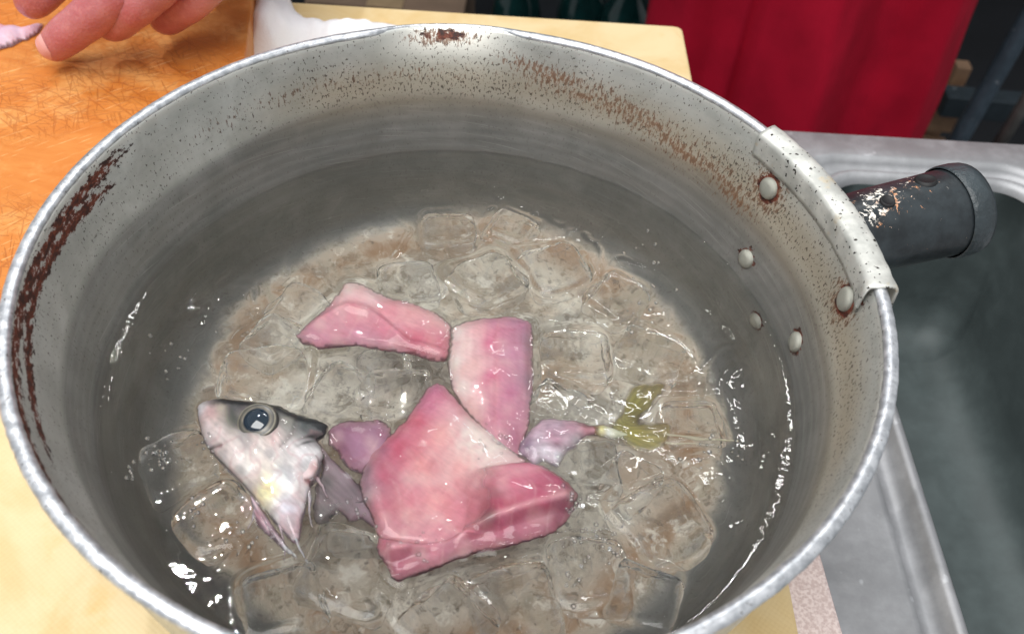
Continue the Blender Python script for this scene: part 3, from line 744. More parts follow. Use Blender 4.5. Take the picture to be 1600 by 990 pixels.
F7 = [(950, 668), (962, 654), (970, 640), (976, 622), (984, 606), (1004, 600), (1026, 598), (1042, 602), (1034, 620), (1020, 640), (1002, 660), (1020, 662), (1046, 662), (1052, 672), (1046, 688), (1036, 702), (1012, 710), (988, 706), (972, 692)]
def det7(Q, c, d):
    def ray(x, y):
        a = math.atan2(y-675, x-950); return .5+.5*math.sin(a*46+nz(x*.05, y*.05)*2)
    r = arr(ray, Q)[:, None]
    return c*(.78+.4*r)
slab('tail_fin', F7, ZWAT-.0012, lambda Q, dm: dm*.0010, .0006, [
    (965, 662, (150, 146, 80)), (990, 630, (148, 144, 72)), (1010, 612, (140, 130, 84)), (990, 680, (170, 164, 84)), (1015, 690, (176, 168, 104)), (1030, 675, (150, 138, 96)), (1000, 660, (96, 84, 44)), (975, 690, (156, 150, 88))], FIN, tail, 3., 10, detail=det7, rag=.8, tone=(.85, .80, .80), film=(13., .35))
for k_, (xa, ya, xb, yb, w_) in enumerate(((1036, 678, 1146, 692, .00035), (1040, 690, 1100, 696, .0003))):
    tube('fin_ray', [at(xa+(xb-xa)*q, ya+(yb-ya)*q+2*math.sin(q*5+k_), ZWAT-.0004-.0016*q) for q in np.linspace(0, 1, 8)], [w_*(1-.6*q) for q in np.linspace(0, 1, 8)], plain('fin_ray_bone', lin((196, 188, 164)), .3), tail, 8)

# fish head
head = empty('cut_fish', at(410, 690, ZWAT)); tag(head, 'silver fish head with one big dark eye floating at the left of the pot', 'fish head')
H0 = [(309, 641), (317, 632), (330, 629), (346, 627), (390, 631), (437, 639), (456, 648), (476, 654), (500, 661), (515, 670), (507, 682), (494, 690), (502, 700), (506, 712), (500, 728), (496, 742), (487, 755), (484, 768), (480, 784), (477, 800), (471, 818), (468, 846), (456, 846), (446, 834), (430, 816), (410, 794), (391, 771), (362, 740), (340, 718), (324, 700), (315, 674)]
def hh(Q, dome):
    def f(x, y):
        v = .0018*math.exp(-((x-400)/55)**2-((y-690)/48)**2)
        v -= .0005*math.exp(-(((y-704)-(x-318)*.10)/2.6)**2)*float(smooth01(352, 340, x) if x > 318 else 1)   # mouth
        g = abs(math.hypot(x-404, (y-660))-62)                                                                 # gill cover edge
        v -= .00045*math.exp(-(g/3.)**2)*(1 if x > 440 and y > 655 else 0)
        v += .0004*nz(x*.04, y*.04, 2)
        return v
    return np.maximum(dome*(.0030+arr(f, Q)), .0001)
def deth(Q, c, d):
    out = c.copy()
    W = np.array(lin((226, 216, 212))); K = np.array(lin((44, 46, 52)))
    for i, (x, y) in enumerate(Q):
        n1 = nz(x*.07, y*.07, 3, 1, 3); n2 = nz(x*.18, y*.18, 5)
        out[i] *= 1+.18*n1
        dd = d[i]
        # ring of grey around the eye
        r = math.hypot(x-401, (y-657)*1.08)
        k = math.exp(-((r-33)/10)**2)*.8
        out[i] = out[i]*(1-k)+k*np.array(lin((70, 72, 70)))
        # mouth line
        k = math.exp(-(((y-704)-(x-318)*.10)/2.4)**2)*(1 if x < 352 else 0)*.8
        out[i] = out[i]*(1-k)+k*np.array(lin((66, 50, 54)))
        # fine streaks on the cheek, running down right
        s_ = nz((x+y)*.02, (x-y)*.16, 4)
        if y > 665: out[i] *= 1+.22*s_
        v_ = max(0, 1-abs(nz(x*.03+.4*nz(y*.05, x*.05), y*.03, 11))*8)*(1 if y > 680 else 0)
        out[i] = out[i]*(1-.35*v_)+.35*v_*np.array(lin((196, 140, 146)))
        g2 = max(0, nz(x*.045, y*.045, 21))*1.2*(1 if y > 690 else .4)
        out[i] = out[i]*(1-min(.5, g2))+min(.5, g2)*np.array(lin((164, 160, 164)))
        # dark slots behind the eye
        k = max(math.exp(-((x-487)/13)**2-((y-690+.5*(x-487))/3)**2), math.exp(-((x-482)/12)**2-((y-702+.5*(x-482))/2.5)**2))
        out[i] = out[i]*(1-.9*k)+.9*k*np.array(lin((22, 24, 28)))
        # gill edge
        g = abs(math.hypot(x-404, y-660)-62)
        k = math.exp(-(g/2.5)**2)*(.5 if x > 440 and y > 655 else 0)
        out[i] = out[i]*(1-k)+k*np.array(lin((150, 140, 140)))
        topedge = (y < 664+max(0, x-440)*.25) and dd < 22 and x > 318
        if topedge: kk = .96*float(smooth01(21, 11, dd+3*n1))*float(smooth01(316, 352, x)); out[i] = out[i]*(1-kk)+np.array(lin((34, 36, 42)))*kk
        k = math.exp(-((x-484)/9)**2-((y-757)/6)**2)*.85
        out[i] = out[i]*(1-k)+k*np.array(lin((150, 44, 54)))
    return np.clip(out, 0, 1)
slab('face', H0, ZWAT-.0012, hh, .005, [
    (316, 645, (190, 186, 190)), (334, 656, (206, 164, 164)), (326, 680, (206, 190, 190)), (350, 650, (178, 166, 150)), (345, 690, (216, 200, 198)), (380, 640, (84, 82, 86)), (430, 650, (120, 116, 104)), (366, 670, (128, 126, 112)), (400, 698, (214, 206, 200)),
    (470, 665, (62, 68, 70)), (495, 668, (44, 48, 50)), (478, 676, (70, 76, 76)), (455, 668, (140, 138, 130)), (430, 700, (222, 200, 196)), (455, 712, (214, 206, 206)), (480, 720, (226, 222, 224)), (370, 720, (222, 206, 204)), (395, 745, (230, 220, 216)), (422, 773, (228, 216, 158)), (445, 760, (232, 230, 236)), (450, 800, (222, 216, 226)), (462, 830, (206, 178, 184)), (475, 770, (230, 214, 214)), (374, 646, (58, 48, 60)), (362, 640, (66, 56, 66)), (415, 636, (60, 58, 62))], SKINF, head, 2.2, 24, 2.8, deth, .9, (1.22, 1.24, 1.25), (3., .5), False)
FA = [(391, 772), (402, 784), (416, 806), (434, 832), (452, 856), (467, 875), (460, 874), (440, 858), (418, 838), (402, 820), (394, 800)]
slab('pelvic_fin', FA, ZWAT-.0012, lambda Q, dm: dm*.0022, .001, [
    (398, 790, (222, 196, 198)), (420, 825, (216, 180, 186)), (460, 872, (236, 228, 228)), (404, 815, (190, 140, 150)), (430, 832, (150, 122, 126))], FIN, head, 3., 10, detail=lambda Q, c, d: c*(.8+.4*arr(lambda x, y: math.sin((x*.82-y*.57)*.9), Q))[:, None])
FB = [(490, 702), (506, 704), (522, 722), (548, 744), (572, 772), (590, 808), (588, 830), (566, 818), (548, 822), (530, 806), (506, 826), (490, 812), (492, 770), (498, 736)]
slab('gill_membrane', FB, ZWAT-.0040, lambda Q, dm: dm*.0014, .001, [(500, 705, (176, 150, 152)), (510, 760, (104, 92, 90)), (520, 735, (150, 124, 128)), (550, 775, (120, 100, 104)), (576, 812, (160, 124, 132)), (505, 815, (110, 98, 94)), (540, 750, (150, 126, 130))], FIN, head, 3., 10,
     detail=lambda Q, c, d: np.clip(c*(1+.35*arr(lambda x, y: nz((x-y)*.14, (x+y)*.01, 3), Q))[:, None], 0, 1))
GC = [(442, 674), (458, 676), (474, 686), (488, 700), (498, 716), (499, 732), (490, 746), (476, 752), (462, 744), (450, 728), (442, 706), (438, 688)]
slab('gill_cover', GC, ZWAT+.0009, lambda Q, dm: dm*.0005+arr(lambda x, y: .0002*nz(x*.06, y*.06, 3), Q)*dm, .001, [
    (450, 690, (196, 186, 184)), (466, 700, (216, 208, 208)), (484, 716, (232, 228, 230)), (480, 740, (226, 204, 204)), (460, 720, (222, 210, 210)), (492, 732, (206, 160, 160)), (470, 684, (130, 132, 132)), (446, 680, (140, 138, 134))], SKINF, head, 2.4, 9, 2.6,
    lambda Q, c, d: np.clip(c*(1+.28*arr(lambda x, y: nz(math.atan2(y-672, x-440)*9, math.hypot(x-440, y-672)*.02, 3), Q))[:, None]*(1-.5*np.exp(-(d/2.2)**2))[:, None], 0, .93), .9, (1.2, 1.2, 1.2), (7., .25))
for k_, (st_, w_, c_) in enumerate((
        (((452, 800), (458, 830), (470, 862), (484, 884)), 5, (236, 226, 228)), (((436, 800), (440, 834), (446, 862), (444, 880)), 4, (222, 190, 196)),
        (((478, 752), (484, 780), (484, 808), (492, 834)), 5, (226, 206, 208)), (((408, 784), (398, 800), (390, 822), (376, 836)), 4, (214, 196, 196)),
        (((488, 742), (504, 762), (514, 786), (530, 800)), 4, (206, 176, 180)))):
    st_ = np.array(st_, float); n_ = len(st_)
    tn = np.gradient(st_, axis=0); nn = np.stack([-tn[:, 1], tn[:, 0]], 1)/np.hypot(tn[:, 0], tn[:, 1])[:, None]
    wd = w_*np.linspace(1, .25, n_)[:, None]
    slab('throat_strand', [tuple(q) for q in np.concatenate([st_+nn*wd, (st_-nn*wd)[::-1]])], ZWAT-.0008-.0003*k_, lambda Q, dm: dm*.0010, .0006,
         [(*st_[0], c_), (*st_[2], tuple(int(v*.86) for v in c_)), (*st_[3], c_)], FIN, head, 2.2, 5, film=(3., .35), rag=1.2)
# eye
ec = at(401, 657, ZWAT+.0039)
en = Vector((-.10, -.20, 1)).normalized(); ea = Vector((1, 0, 0)).cross(en).normalized(); eb = ea.cross(en)
def disc(prof_, sx=1.0):
    return [[ec+en*h+(ea*math.cos(q)*sx+eb*math.sin(q))*r for q in np.linspace(0, 2*math.pi, 32, endpoint=False)] for r, h in prof_]
EYEM = NT('eye_iris'); EYEM = EYEM.bsdf(EYEM.attr('pigment').outputs['Color'], .3, 0, Coat__Weight=.25); PUP = NT('eye_pupil').bsdf(lin((18, 34, 48)), .06, 0, Coat__Weight=1.)
pr = [(.0051, -.0012), (.0048, -.0001), (.0045, .0001), (.0042, .0002), (.0038, .0002), (.0034, .0003), (.0031, .0004), (.0005, .0004)]
ic = [(60, 58, 60), (74, 72, 70), (140, 134, 118), (60, 58, 56), (86, 82, 74), (118, 112, 100), (44, 46, 50), (20, 30, 40)]
LPS = disc(pr); V, Fc = loft(LPS, (False, True))
cols = []
for (c) in ic:
    for q in range(32):
        k = 1+.5*nz(q*.5, c[0]*.1, 3)+.25*math.sin(q/32*2*math.pi+1.2); cols.append(tuple(min(1, v*k) for v in lin(c)))
eye = mesh('eye', V, Fc, EYEM, head, cols=cols, recalc=True)
V, Fc = loft(disc([(.0032, .0002), (.0029, .0005), (.0021, .0008), (.001, .0010), (.0001, .0010)]), (False, True))
mesh('pupil', V, Fc, PUP, eye, recalc=True)

# ------------------------------------------------------------------ ice
def ice_mesh(seed, sx, sy, sz):
    bm = bmesh.new(); bmesh.ops.create_cube(bm, size=2); bmesh.ops.subdivide_edges(bm, edges=bm.edges[:], cuts=9, use_grid_fill=True)
    fro = []
    for v in bm.verts:
        p = v.co.copy(); ex = 4.2+4*((seed*1.37) % 1); m = (abs(p.x)**ex+abs(p.y)**ex+abs(p.z)**ex)**(1/ex); q = p/m
        d = 1+.14*nz(q.x*1.1+seed, q.y*1.1, q.z*1.1)+.03*nz(q.x*3+seed, q.y*3, q.z*3)
        v.co = Vector((q.x*sx/2, q.y*sy/2, q.z*sz/2))*d
        srt = sorted((abs(p.x), abs(p.y), abs(p.z))); fro.append(max(0, min(1, (srt[1]-.74)/.2)))
    return bm, fro
ICES = [  # px, py, width, length (mm), turn, tilt, top above the water (mm), what marks it out
    (640, 432, 17, 16, 20, 8, 1.2, 'ice cube standing at the back behind the narrow fillet strip'),
    (762, 430, 20, 19, 40, -5, .8, 'large ice cube behind the squarish fillet'),
    (868, 408, 18, 18, 28, 6, 1.3, 'ice cube at the back right, right of the large rear one'),
    (622, 608, 18, 17, 12, 4, .9, 'ice cube between the narrow fillet strip and the big middle fillet'),
    (528, 600, 14, 17, -25, 5, .4, 'ice cube between the narrow fillet strip and the fish eye'),
    (912, 722, 19, 14, 15, -4, .9, 'flat ice cube just below the skin flap of the fish tail'),
    (1036, 808, 20, 20, 35, 7, 1.3, 'big rounded ice cube at the lower right of the pot'),
    (900, 548, 18, 17, 5, 3, .5, 'smooth ice cube right of the squarish fillet'),
    (1015, 545, 19, 16, -20, 4, .4, 'ice cube above the fish tail fin'),
    (410, 580, 22, 19, 10, 2, .3, 'wide flat ice cube above the fish head'),
    (545, 880, 21, 19, -15, 5, .7, 'ice cube left of the front fillet tip'),
    (810, 938, 19, 18, 20, -4, .8, 'ice cube nearest the camera in the middle'),
    (275, 715, 16, 16, 30, 6, .6, 'small ice cube left of the fish snout, covered with bubbles'),
    (1085, 655, 15, 14, 8, 5, .6, 'small ice cube at the tip of the fish tail'),
    (700, 962, 17, 17, 50, 5, .3, 'ice cube under the tip of the front fillet'),
    (925, 885, 18, 17, 10, -6, .9, 'ice cube right of the front fillet, under the froth'),
    (470, 475, 17, 15, -35, 5, .2, 'ice cube at the pointed end of the narrow strip'),
    (335, 800, 17, 15, 48, 6, .3, 'ice cube below the fish head near the pot wall'),
    (700, 352, 16, 15, 10, 7, .2, 'rearmost ice cube at the far edge of the stained floor'),
    (965, 455, 16, 15, 55, 6, .5, 'ice cube between the back right cube and the one over the tail fin'),
    (985, 740, 13, 13, 60, 8, .7, 'small ice cube wedged between the tail flap cube and the big rounded one'),
    (440, 930, 17, 16, 25, 7, .4, 'ice cube at the lower left nearest the pot wall'),
    (1010, 920, 15, 14, -15, 6, .3, 'ice cube at the lower right edge of the stained floor'),
    (600, 560, 12, 11, 35, 7, .3, 'little ice piece hugging the front of the narrow strip'),
    (870, 620, 13, 12, -30, 7, .6, 'little ice piece right of the squarish fillet above the tail flap'),
    (800, 350, 14, 13, -25, 8, .4, 'small ice piece at the far edge, right of the rearmost cube'),
    (425, 520, 14, 13, 60, 7, .3, 'small ice piece left of the pointed strip end'),
    (560, 810, 14, 12, 10, 8, .5, 'small ice piece between the gill and the big fillet'),
]
FOOT = []
for i, (px_, py_, w, l, turn, tilt, topmm, lab) in enumerate(ICES):
    top = topmm*.0006; sz = .0135
    c = at(px_, py_, ZWAT+top); c.z = ZWAT+top-sz/2-.0004
    bm, fro = ice_mesh(i*3.7, w*.001, l*.001, sz)
    rm = Matrix.Rotation(R_(turn), 4, 'Z') @ Matrix.Rotation(R_(tilt), 4, 'X') @ Matrix.Rotation(R_(tilt*.6), 4, 'Y')
    o = from_bm('ice_cube', bm, ICE); add_cols(o, 'frost', np.array(fro)[:, None].repeat(3, 1)); o.matrix_world = Matrix.Translation(c) @ rm
    tag(o, lab, 'ice cube', 'ice cubes in the pot')
    FOOT.append((c.x, c.y, w*.0005, l*.0005, R_(turn), R_(tilt), top))

# ------------------------------------------------------------------ water surface, raised over the ice and clinging to the fish and the wall
gs = .00065; Rw = .0893
ax = np.arange(-Rw, Rw+gs, gs); GX, GY = np.meshgrid(ax, ax); inside = GX**2+GY**2 <= Rw**2
X = np.stack([GX[inside], GY[inside]], 1)
h = np.array([.00020*mnoise.noise(Vector((x*70, y*70, 0)))+.00016*abs(mnoise.noise(Vector((x*150, y*150, 3))))+.00009*abs(mnoise.noise(Vector((x*380, y*380, 9)))) for x, y in X])
calm = smooth01(.085, .066, np.hypot(X[:, 0], X[:, 1]))
rid = np.array([max(0, 1-abs(mnoise.noise(Vector((x*85+1.2*mnoise.noise(Vector((x*60, y*60, 5))), y*85+1.2*mnoise.noise(Vector((x*60, y*60, 8))), 1.5))))*7)**2 for x, y in X])
h += (.00016+.00022*smooth01(.045, .065, np.hypot(X[:, 0], X[:, 1])))*rid
busy = np.array([smooth01(-.15, .35, mnoise.noise(Vector((x*28, y*28, 6)))) for x, y in X])
h *= .15+(.35+1.35*busy)*calm
for fi, (cx, cy, hx, hy, a, tl, top) in enumerate(FOOT):
    dx, dy = X[:, 0]-cx, X[:, 1]-cy
    u = dx*math.cos(a)+dy*math.sin(a); v = -dx*math.sin(a)+dy*math.cos(a)
    m = np.abs(u) < .03
    ex = 3.6+4*((fi*3.7*1.37) % 1)
    wob = np.array([mnoise.noise(Vector((x*60+fi*3, y*60, 4))) if abs(x-cx) < .02 and abs(y-cy) < .02 else 0. for x, y in X])
    q = ((np.abs(u)/hx)**ex+(np.abs(v)/hy)**ex)**(1/ex)*(1+.36*wob)
    d = (q-1)*min(hx, hy)
    g1, g2 = ((fi*.618) % 1-.5)*.15, ((fi*.382+.3) % 1-.5)*.15
    pl = top+.0004+v*g1+u*g2
    k = smooth01(.0009, -.0004, d)
    amp = .2+.8*((fi*.7548) % 1); k = k*amp
    h = h*(1-.6*smooth01(.0002, -.003, d))
    lip = (.00028*np.exp(-((d+.0008)/.0005)**2)-.00022*np.exp(-((d-.0018)/.0007)**2))*(.3+smooth01(-.4, .4, wob))
    h = np.where(k > 0, np.maximum(h, h*(1-k)+pl*k*1.0), h)+amp*lip*m*smooth01(-.0006, .0004, pl)
# water clings to the fish
_rel = np.stack([X[:, 0]-CAM.x, X[:, 1]-CAM.y, np.full(len(X), ZWAT-CAM.z)], 1)
_z = _rel@np.array(_f); XP = np.stack([800+F*(_rel@np.array(_r))/_z, 495-F*(_rel@np.array(_u))/_z], 1)
cl = np.array([.6+.8*mnoise.noise(Vector((x*120, y*120, 12))) for x, y in X])
for B_ in POLYS:
    near = (XP[:, 0] > B_[:, 0].min()-30) & (XP[:, 0] < B_[:, 0].max()+30) & (XP[:, 1] > B_[:, 1].min()-30) & (XP[:, 1] < B_[:, 1].max()+30)
    dd_ = poly_dist(B_, XP[near])
    h[near] = np.maximum(h[near], h[near]*.4+.0009*cl[near]*np.exp(-(np.clip(-dd_, 0, 99)/7.)**1.5)*np.exp(-(np.clip(dd_, 0, 99)/12.)**2))
tq = np.exp(-(((XP[:, 0]-1005)/62)**2+((XP[:, 1]-655)/62)**2)**2); h = h*(1-.75*tq)
from mathutils.kdtree import KDTree
for T_ in WET:
    if T_[:, 1].max() > .095: continue                 # the piece on the board
    kd = KDTree(len(T_))
    for i_, q_ in enumerate(T_): kd.insert((q_[0], q_[1], 0), i_)
    kd.balance()
    lo_, hi_ = T_[:, :2].min(0)-.001, T_[:, :2].max(0)+.001
    for i_ in np.where((X[:, 0] > lo_[0]) & (X[:, 0] < hi_[0]) & (X[:, 1] > lo_[1]) & (X[:, 1] < hi_[1]))[0]:
        x, y = X[i_]; fn = kd.find_n((x, y, 0), 4)
        if fn[0][2] > .0009: continue
        w_ = [1/(d_+1e-4) for _, _, d_ in fn]; zt = sum(w*T_[k_, 2] for w, (_, k_, _) in zip(w_, fn))/sum(w_)
        film_ = .00042+.00014*mnoise.noise(Vector((x*210, y*210, 21)))+.00008*mnoise.noise(Vector((x*480, y*480, 2)))
        h[i_] = max(h[i_], zt-ZWAT+film_)
h += .0009*np.exp(-np.clip(.0884-np.hypot(X[:, 0], X[:, 1]), 0, 1)/.0011)
ids = -np.ones(GX.shape, int); ids[inside] = np.arange(inside.sum())
a, b, c, d = ids[:-1, :-1], ids[:-1, 1:], ids[1:, 1:], ids[1:, :-1]
ok = (a >= 0) & (b >= 0) & (c >= 0) & (d >= 0)
Fq = np.stack([a[ok], b[ok], c[ok], d[ok]], 1)
V = np.concatenate([X, (ZWAT+h)[:, None]], 1)
water = mesh('water', V, Fq, WATER); tag(water, kind='structure')

# froth: little domes on the water
BUB = NT('bubble_film')
g_ = BUB.n('BsdfGlass', Color=(1, 1, 1), Roughness=0.0, IOR=1.6); BUB.t.links.new(g_.outputs[0], BUB.out.inputs[0]); BUB = BUB.m
bm = bmesh.new()
def hat(x, y):
    j = np.argmin((X[:, 0]-x)**2+(X[:, 1]-y)**2); return ZWAT+h[j]
for (bx, by, sp, nb) in ((252, 712, 20, 34), (205, 735, 14, 9), (318, 690, 16, 10), (890, 790, 18, 26), (945, 840, 26, 26), (1110, 690, 40, 22), (900, 900, 30, 16), (300, 800, 26, 9), (560, 800, 30, 10), (380, 840, 30, 8), (640, 850, 30, 10), (760, 690, 26, 12), (270, 560, 40, 12), (990, 470, 60, 14), (1020, 400, 50, 8), (960, 625, 22, 10)):
    for _ in range(nb):
        p = at(bx+random.gauss(0, sp*.6), by+random.gauss(0, sp*.6), ZWAT+.0008); r = random.uniform(.00025, .0007)
        if math.hypot(p.x, p.y) > .087: continue
        mtx = Matrix.Translation((p.x, p.y, hat(p.x, p.y)+r*.1)) @ Matrix.Diagonal((1, 1, .8, 1))
        bmesh.ops.create_icosphere(bm, subdivisions=1, radius=r, matrix=mtx)
o = from_bm('water_bubbles', bm, BUB); tag(o, 'tiny bubbles in clusters on the iced water', 'bubbles', kind='stuff')

# ------------------------------------------------------------------ towel, fish on the board
def cloth_patch(name, outline, zf, mat, step=5., thick=.0012):
    B = smooth_poly(outline, step)
    x0, y0 = B.min(0); x1, y1 = B.max(0)
    gx, gy = np.meshgrid(np.arange(x0, x1, step), np.arange(y0, y1, step)); Xp = np.stack([gx.ravel(), gy.ravel()], 1); d = poly_dist(B, Xp); Xp = Xp[d > step*.5]
    nb = len(B); allp = np.concatenate([B, Xp])
    res = delaunay_2d_cdt([Vector(p) for p in allp], [(i, (i+1) % nb) for i in range(nb)], [], 1, 1e-4)
    Q = np.array([tuple(v) for v in res[0]]); dd = np.maximum(poly_dist(B, Q), 0)
    V = [at(q[0], q[1], .001)+Vector((0, 0, zf(q[0], q[1], dd[i]))) for i, q in enumerate(Q)]
    o = mesh(name, V, [tuple(f) for f in res[2]], mat, recalc=False)
    me = o.data
    if me.polygons[0].normal.z < 0: me.flip_normals()
    s = o.modifiers.new('thickness', 'SOLIDIFY'); s.thickness = thick; s.offset = -1
    return o
TW = [(383, 96), (386, 60), (392, 20), (398, -14), (430, -26), (452, -4), (462, 18), (482, 34), (520, 38), (560, 34), (600, 36), (640, 44), (690, 56), (740, 66), (700, 80), (600, 84), (500, 90), (430, 100)]
def ztow(x, y, d):
    dome = 1-math.exp(-d/12)
    lump = .016*math.exp(-((x-420)/40)**2-((y-30)/70)**2)+.008*math.exp(-((x-520)/60)**2-((y-64)/30)**2)
    return dome*(.003+lump+.0045*nz(x*.022, y*.022, 2)+.0022*nz(x*.06, y*.06, 5)+.0006*nz(x*.2, y*.2, 8))
tw = cloth_patch('towel', TW, ztow, TOWELM); tag(tw, 'crumpled white terry towel lying behind the pot beside the wooden board', 'towel')
S1 = [(-60, 36), (-20, 34), (10, 40), (40, 42), (70, 36), (58, 56), (40, 64), (20, 72), (0, 80), (-30, 88), (-70, 96)]
o, B = slab('fish_fillet', S1, ZW+.0004, lambda Q, dm: dm*.004, .0003, [(0, 48, (212, 150, 162)), (40, 46, (216, 160, 168)), (10, 66, (190, 160, 176)), (-40, 60, (196, 140, 154)), (30, 60, (182, 150, 166)), (-50, 80, (186, 164, 178))], FLESH, detail=fibre(.2, .12, .1))
tag(o, 'thin pale pink fish fillet lying on the wooden board under the fingers', 'fish fillet')

# ------------------------------------------------------------------ hand
def skin_fig(name, chains, mat, parent=None, root=None, lv=2):
    """chains: list of lists of (key or None, point, radius); points sharing a key are joined"""
    V = []; E = []; Rd = []; K = {}
    for ch in chains:
        prev = None
        for key, p, r in ch:
            if key is not None and key in K: i = K[key]
            else:
                i = len(V); V.append(Vector(p)); Rd.append(r)
                if key is not None: K[key] = i
            if prev is not None: E.append((prev, i))
            prev = i
    me = bpy.data.meshes.new(name); me.from_pydata([tuple(v) for v in V], E, []); me.update()
    o = bpy.data.objects.new(name, me); COL.objects.link(o); me.materials.append(mat)
    s = o.modifiers.new('skin', 'SKIN'); s.use_smooth_shade = True; s.branch_smoothing = .6
    for i, sv in enumerate(me.skin_vertices[0].data):
        sv.radius = (Rd[i], Rd[i]) if not hasattr(Rd[i], '__len__') else Rd[i]; sv.use_root = (i == (K.get(root, 0)))
    o.modifiers.new('sub', 'SUBSURF').levels = lv; o.modifiers['sub'].render_levels = lv
    if parent: o.parent = parent; o.matrix_parent_inverse = Matrix.Translation(world_loc(parent)).inverted()
    return o
zb = ZW
wrist = at(330, -330, .090)
palm = at(270, -170, .075)
ch = [[('wrist', wrist, .024), ('palm', palm, .022)]]
I = [('i0', at(236, -66, zb+.042), .0094), ('i1', at(184, -10, zb+.034), .0080), ('i2', at(146, 22, zb+.026), .0078), ('i3', at(108, 52, zb+.017), .0074), ('i4', at(84, 72, zb+.0105), .0068), ('i5', at(72, 83, zb+.0075), .0050)]
Mf = [('m0', at(304, -78, zb+.046), .0094), ('m1', at(258, -32, zb+.040), .0082), ('m2', at(212, 8, zb+.030), .0080), ('m3', at(182, 34, zb+.019), .0076), ('m4', at(167, 46, zb+.0115), .0060)]
Rf = [('r0', at(372, -74, zb+.042), .0092), ('r1', at(334, -34, zb+.036), .0082), ('r2', at(296, 2, zb+.026), .0080), ('r3', at(264, 24, zb+.016), .0076), ('r4', at(246, 36, zb+.010), .0060)]
Pf = [('p0', at(450, -120, zb+.036), .0085), ('p1', at(430, -84, zb+.030), .0076), ('p2', at(405, -54, zb+.02), .0072), ('p3', at(388, -40, zb+.012), .006)]
Tf = [('t0', at(190, -190, zb+.045), .0110), ('t1', at(126, -92, zb+.036), .0094), ('t2', at(82, -32, zb+.026), .0086), ('t3', at(54, -2, zb+.018), .0080), ('t4', at(40, 14, zb+.0115), .0062)]
for c_ in (I, Mf, Rf, Pf, Tf): ch.append([('palm', None, 0)]+c_)
fore = wrist+Vector((-.02, .20, .11)); elbow = wrist+Vector((-.03, .30, .18))
ch.append([('wrist', None, 0), ('f1', wrist+Vector((-.006, .06, .03)), .028), ('f2', fore, .040), ('elbow', elbow, .044)])
hand = skin_fig('person', ch, SKIN, None, 'palm', 3)
bpy.context.view_layer.update()
_me = bpy.data.meshes.new_from_object(hand.evaluated_get(bpy.context.evaluated_depsgraph_get())); hand.modifiers.clear(); hand.data = _me
_co = np.zeros(len(_me.vertices)*3); _me.vertices.foreach_get('co', _co); _co = _co.reshape(-1, 3)
_no = np.zeros(len(_me.vertices)*3); _me.vertices.foreach_get('normal', _no); _no = _no.reshape(-1, 3)
_red = np.zeros(len(_co)); _dsp = np.zeros(len(_co))
for fing in (I, Mf, Rf, Tf):
    P_ = [np.array(q[1]) for q in fing]
    for jn, amp in ((2, 1.0), (3, .8), (1, .8)):
        ax_ = P_[jn+1]-P_[jn-1]; ax_ /= np.linalg.norm(ax_); r_ = fing[jn][2]
        off = _co-P_[jn]; t_ = off@ax_; rad_ = np.linalg.norm(off-t_[:, None]*ax_, axis=1)
        w_ = np.exp(-(t_/.0045)**2)*(rad_ < r_*1.5)
        t2 = t_+.0007*np.array([nz(p_[0]*400, p_[1]*400, p_[2]*400) for p_ in _co]) if True else t_
        _dsp += -amp*w_*(.00022*np.maximum(0, np.cos(t2*2*math.pi/.0019))**3)+amp*.0004*np.exp(-(t_/.006)**2)*(rad_ < r_*1.5)
        _red += .7*w_
    off = _co-P_[-1]; _red += 1.0*np.exp(-(np.linalg.norm(off, axis=1)/.009)**2)
_co = _co+_no*_dsp[:, None]; _me.vertices.foreach_set('co', _co.ravel()); _me.update()
add_cols(hand, 'blush', np.clip(_red, 0, 1)[:, None].repeat(3, 1))
tag(hand, 'bare hand of a person pressing fish on the wooden board with bent fingers', 'person')
sl = tube('sleeve', [wrist+Vector((-.014, .14, .075)), fore, elbow, elbow+Vector((-.02, .16, .25))], [.052, .056, .062, .085], DARKCLOTH, hand, 24, False)
# index nail
NAIL = NT('nail').bsdf(lin((222, 158, 150)), .18, 0, Coat__Weight=.4)
p3, p5 = I[3][1], I[5][1]
nd = (p5-p3).normalized(); nu = Vector((.22, -.62, .75)); nu = (nu-nd*nu.dot(nd)).normalized(); ns = nd.cross(nu)
nc = I[4][1]+nd*.0015
bpy.context.view_layer.update()
he = hand.evaluated_get(bpy.context.evaluated_depsgraph_get())
V = []; Fc = []
nu_, nv_ = 12, 12
for i in range(nu_+1):
    for j in range(nv_+1):
        s_, t_ = -1+2*i/nu_, -1+2*j/nv_
        m = max(abs(s_), abs(t_)); e = math.hypot(s_, t_); k = m/e*.75+.25 if e > 0 else 1     # squircle outline
        o_ = nc+nd*(t_*k*.0048)+ns*(s_*k*.0050)+nu*.02
        hit, loc, nor, _ = he.ray_cast(o_, -nu)
        q = loc if hit else None
        if q is None: V.append(None); continue
        V.append(q+nu*(.0007*(1-m**6)+.0001))
for i in range(nu_):
    for j in range(nv_):
        f = (i*(nv_+1)+j, (i+1)*(nv_+1)+j, (i+1)*(nv_+1)+j+1, i*(nv_+1)+j+1)
        if all(V[k] is not None for k in f): Fc.append(f)
V = [v if v is not None else nc for v in V]
nail = mesh('fingernail', V, Fc, NAIL, hand)
tag(nail, 'pink nail of the pointing finger')

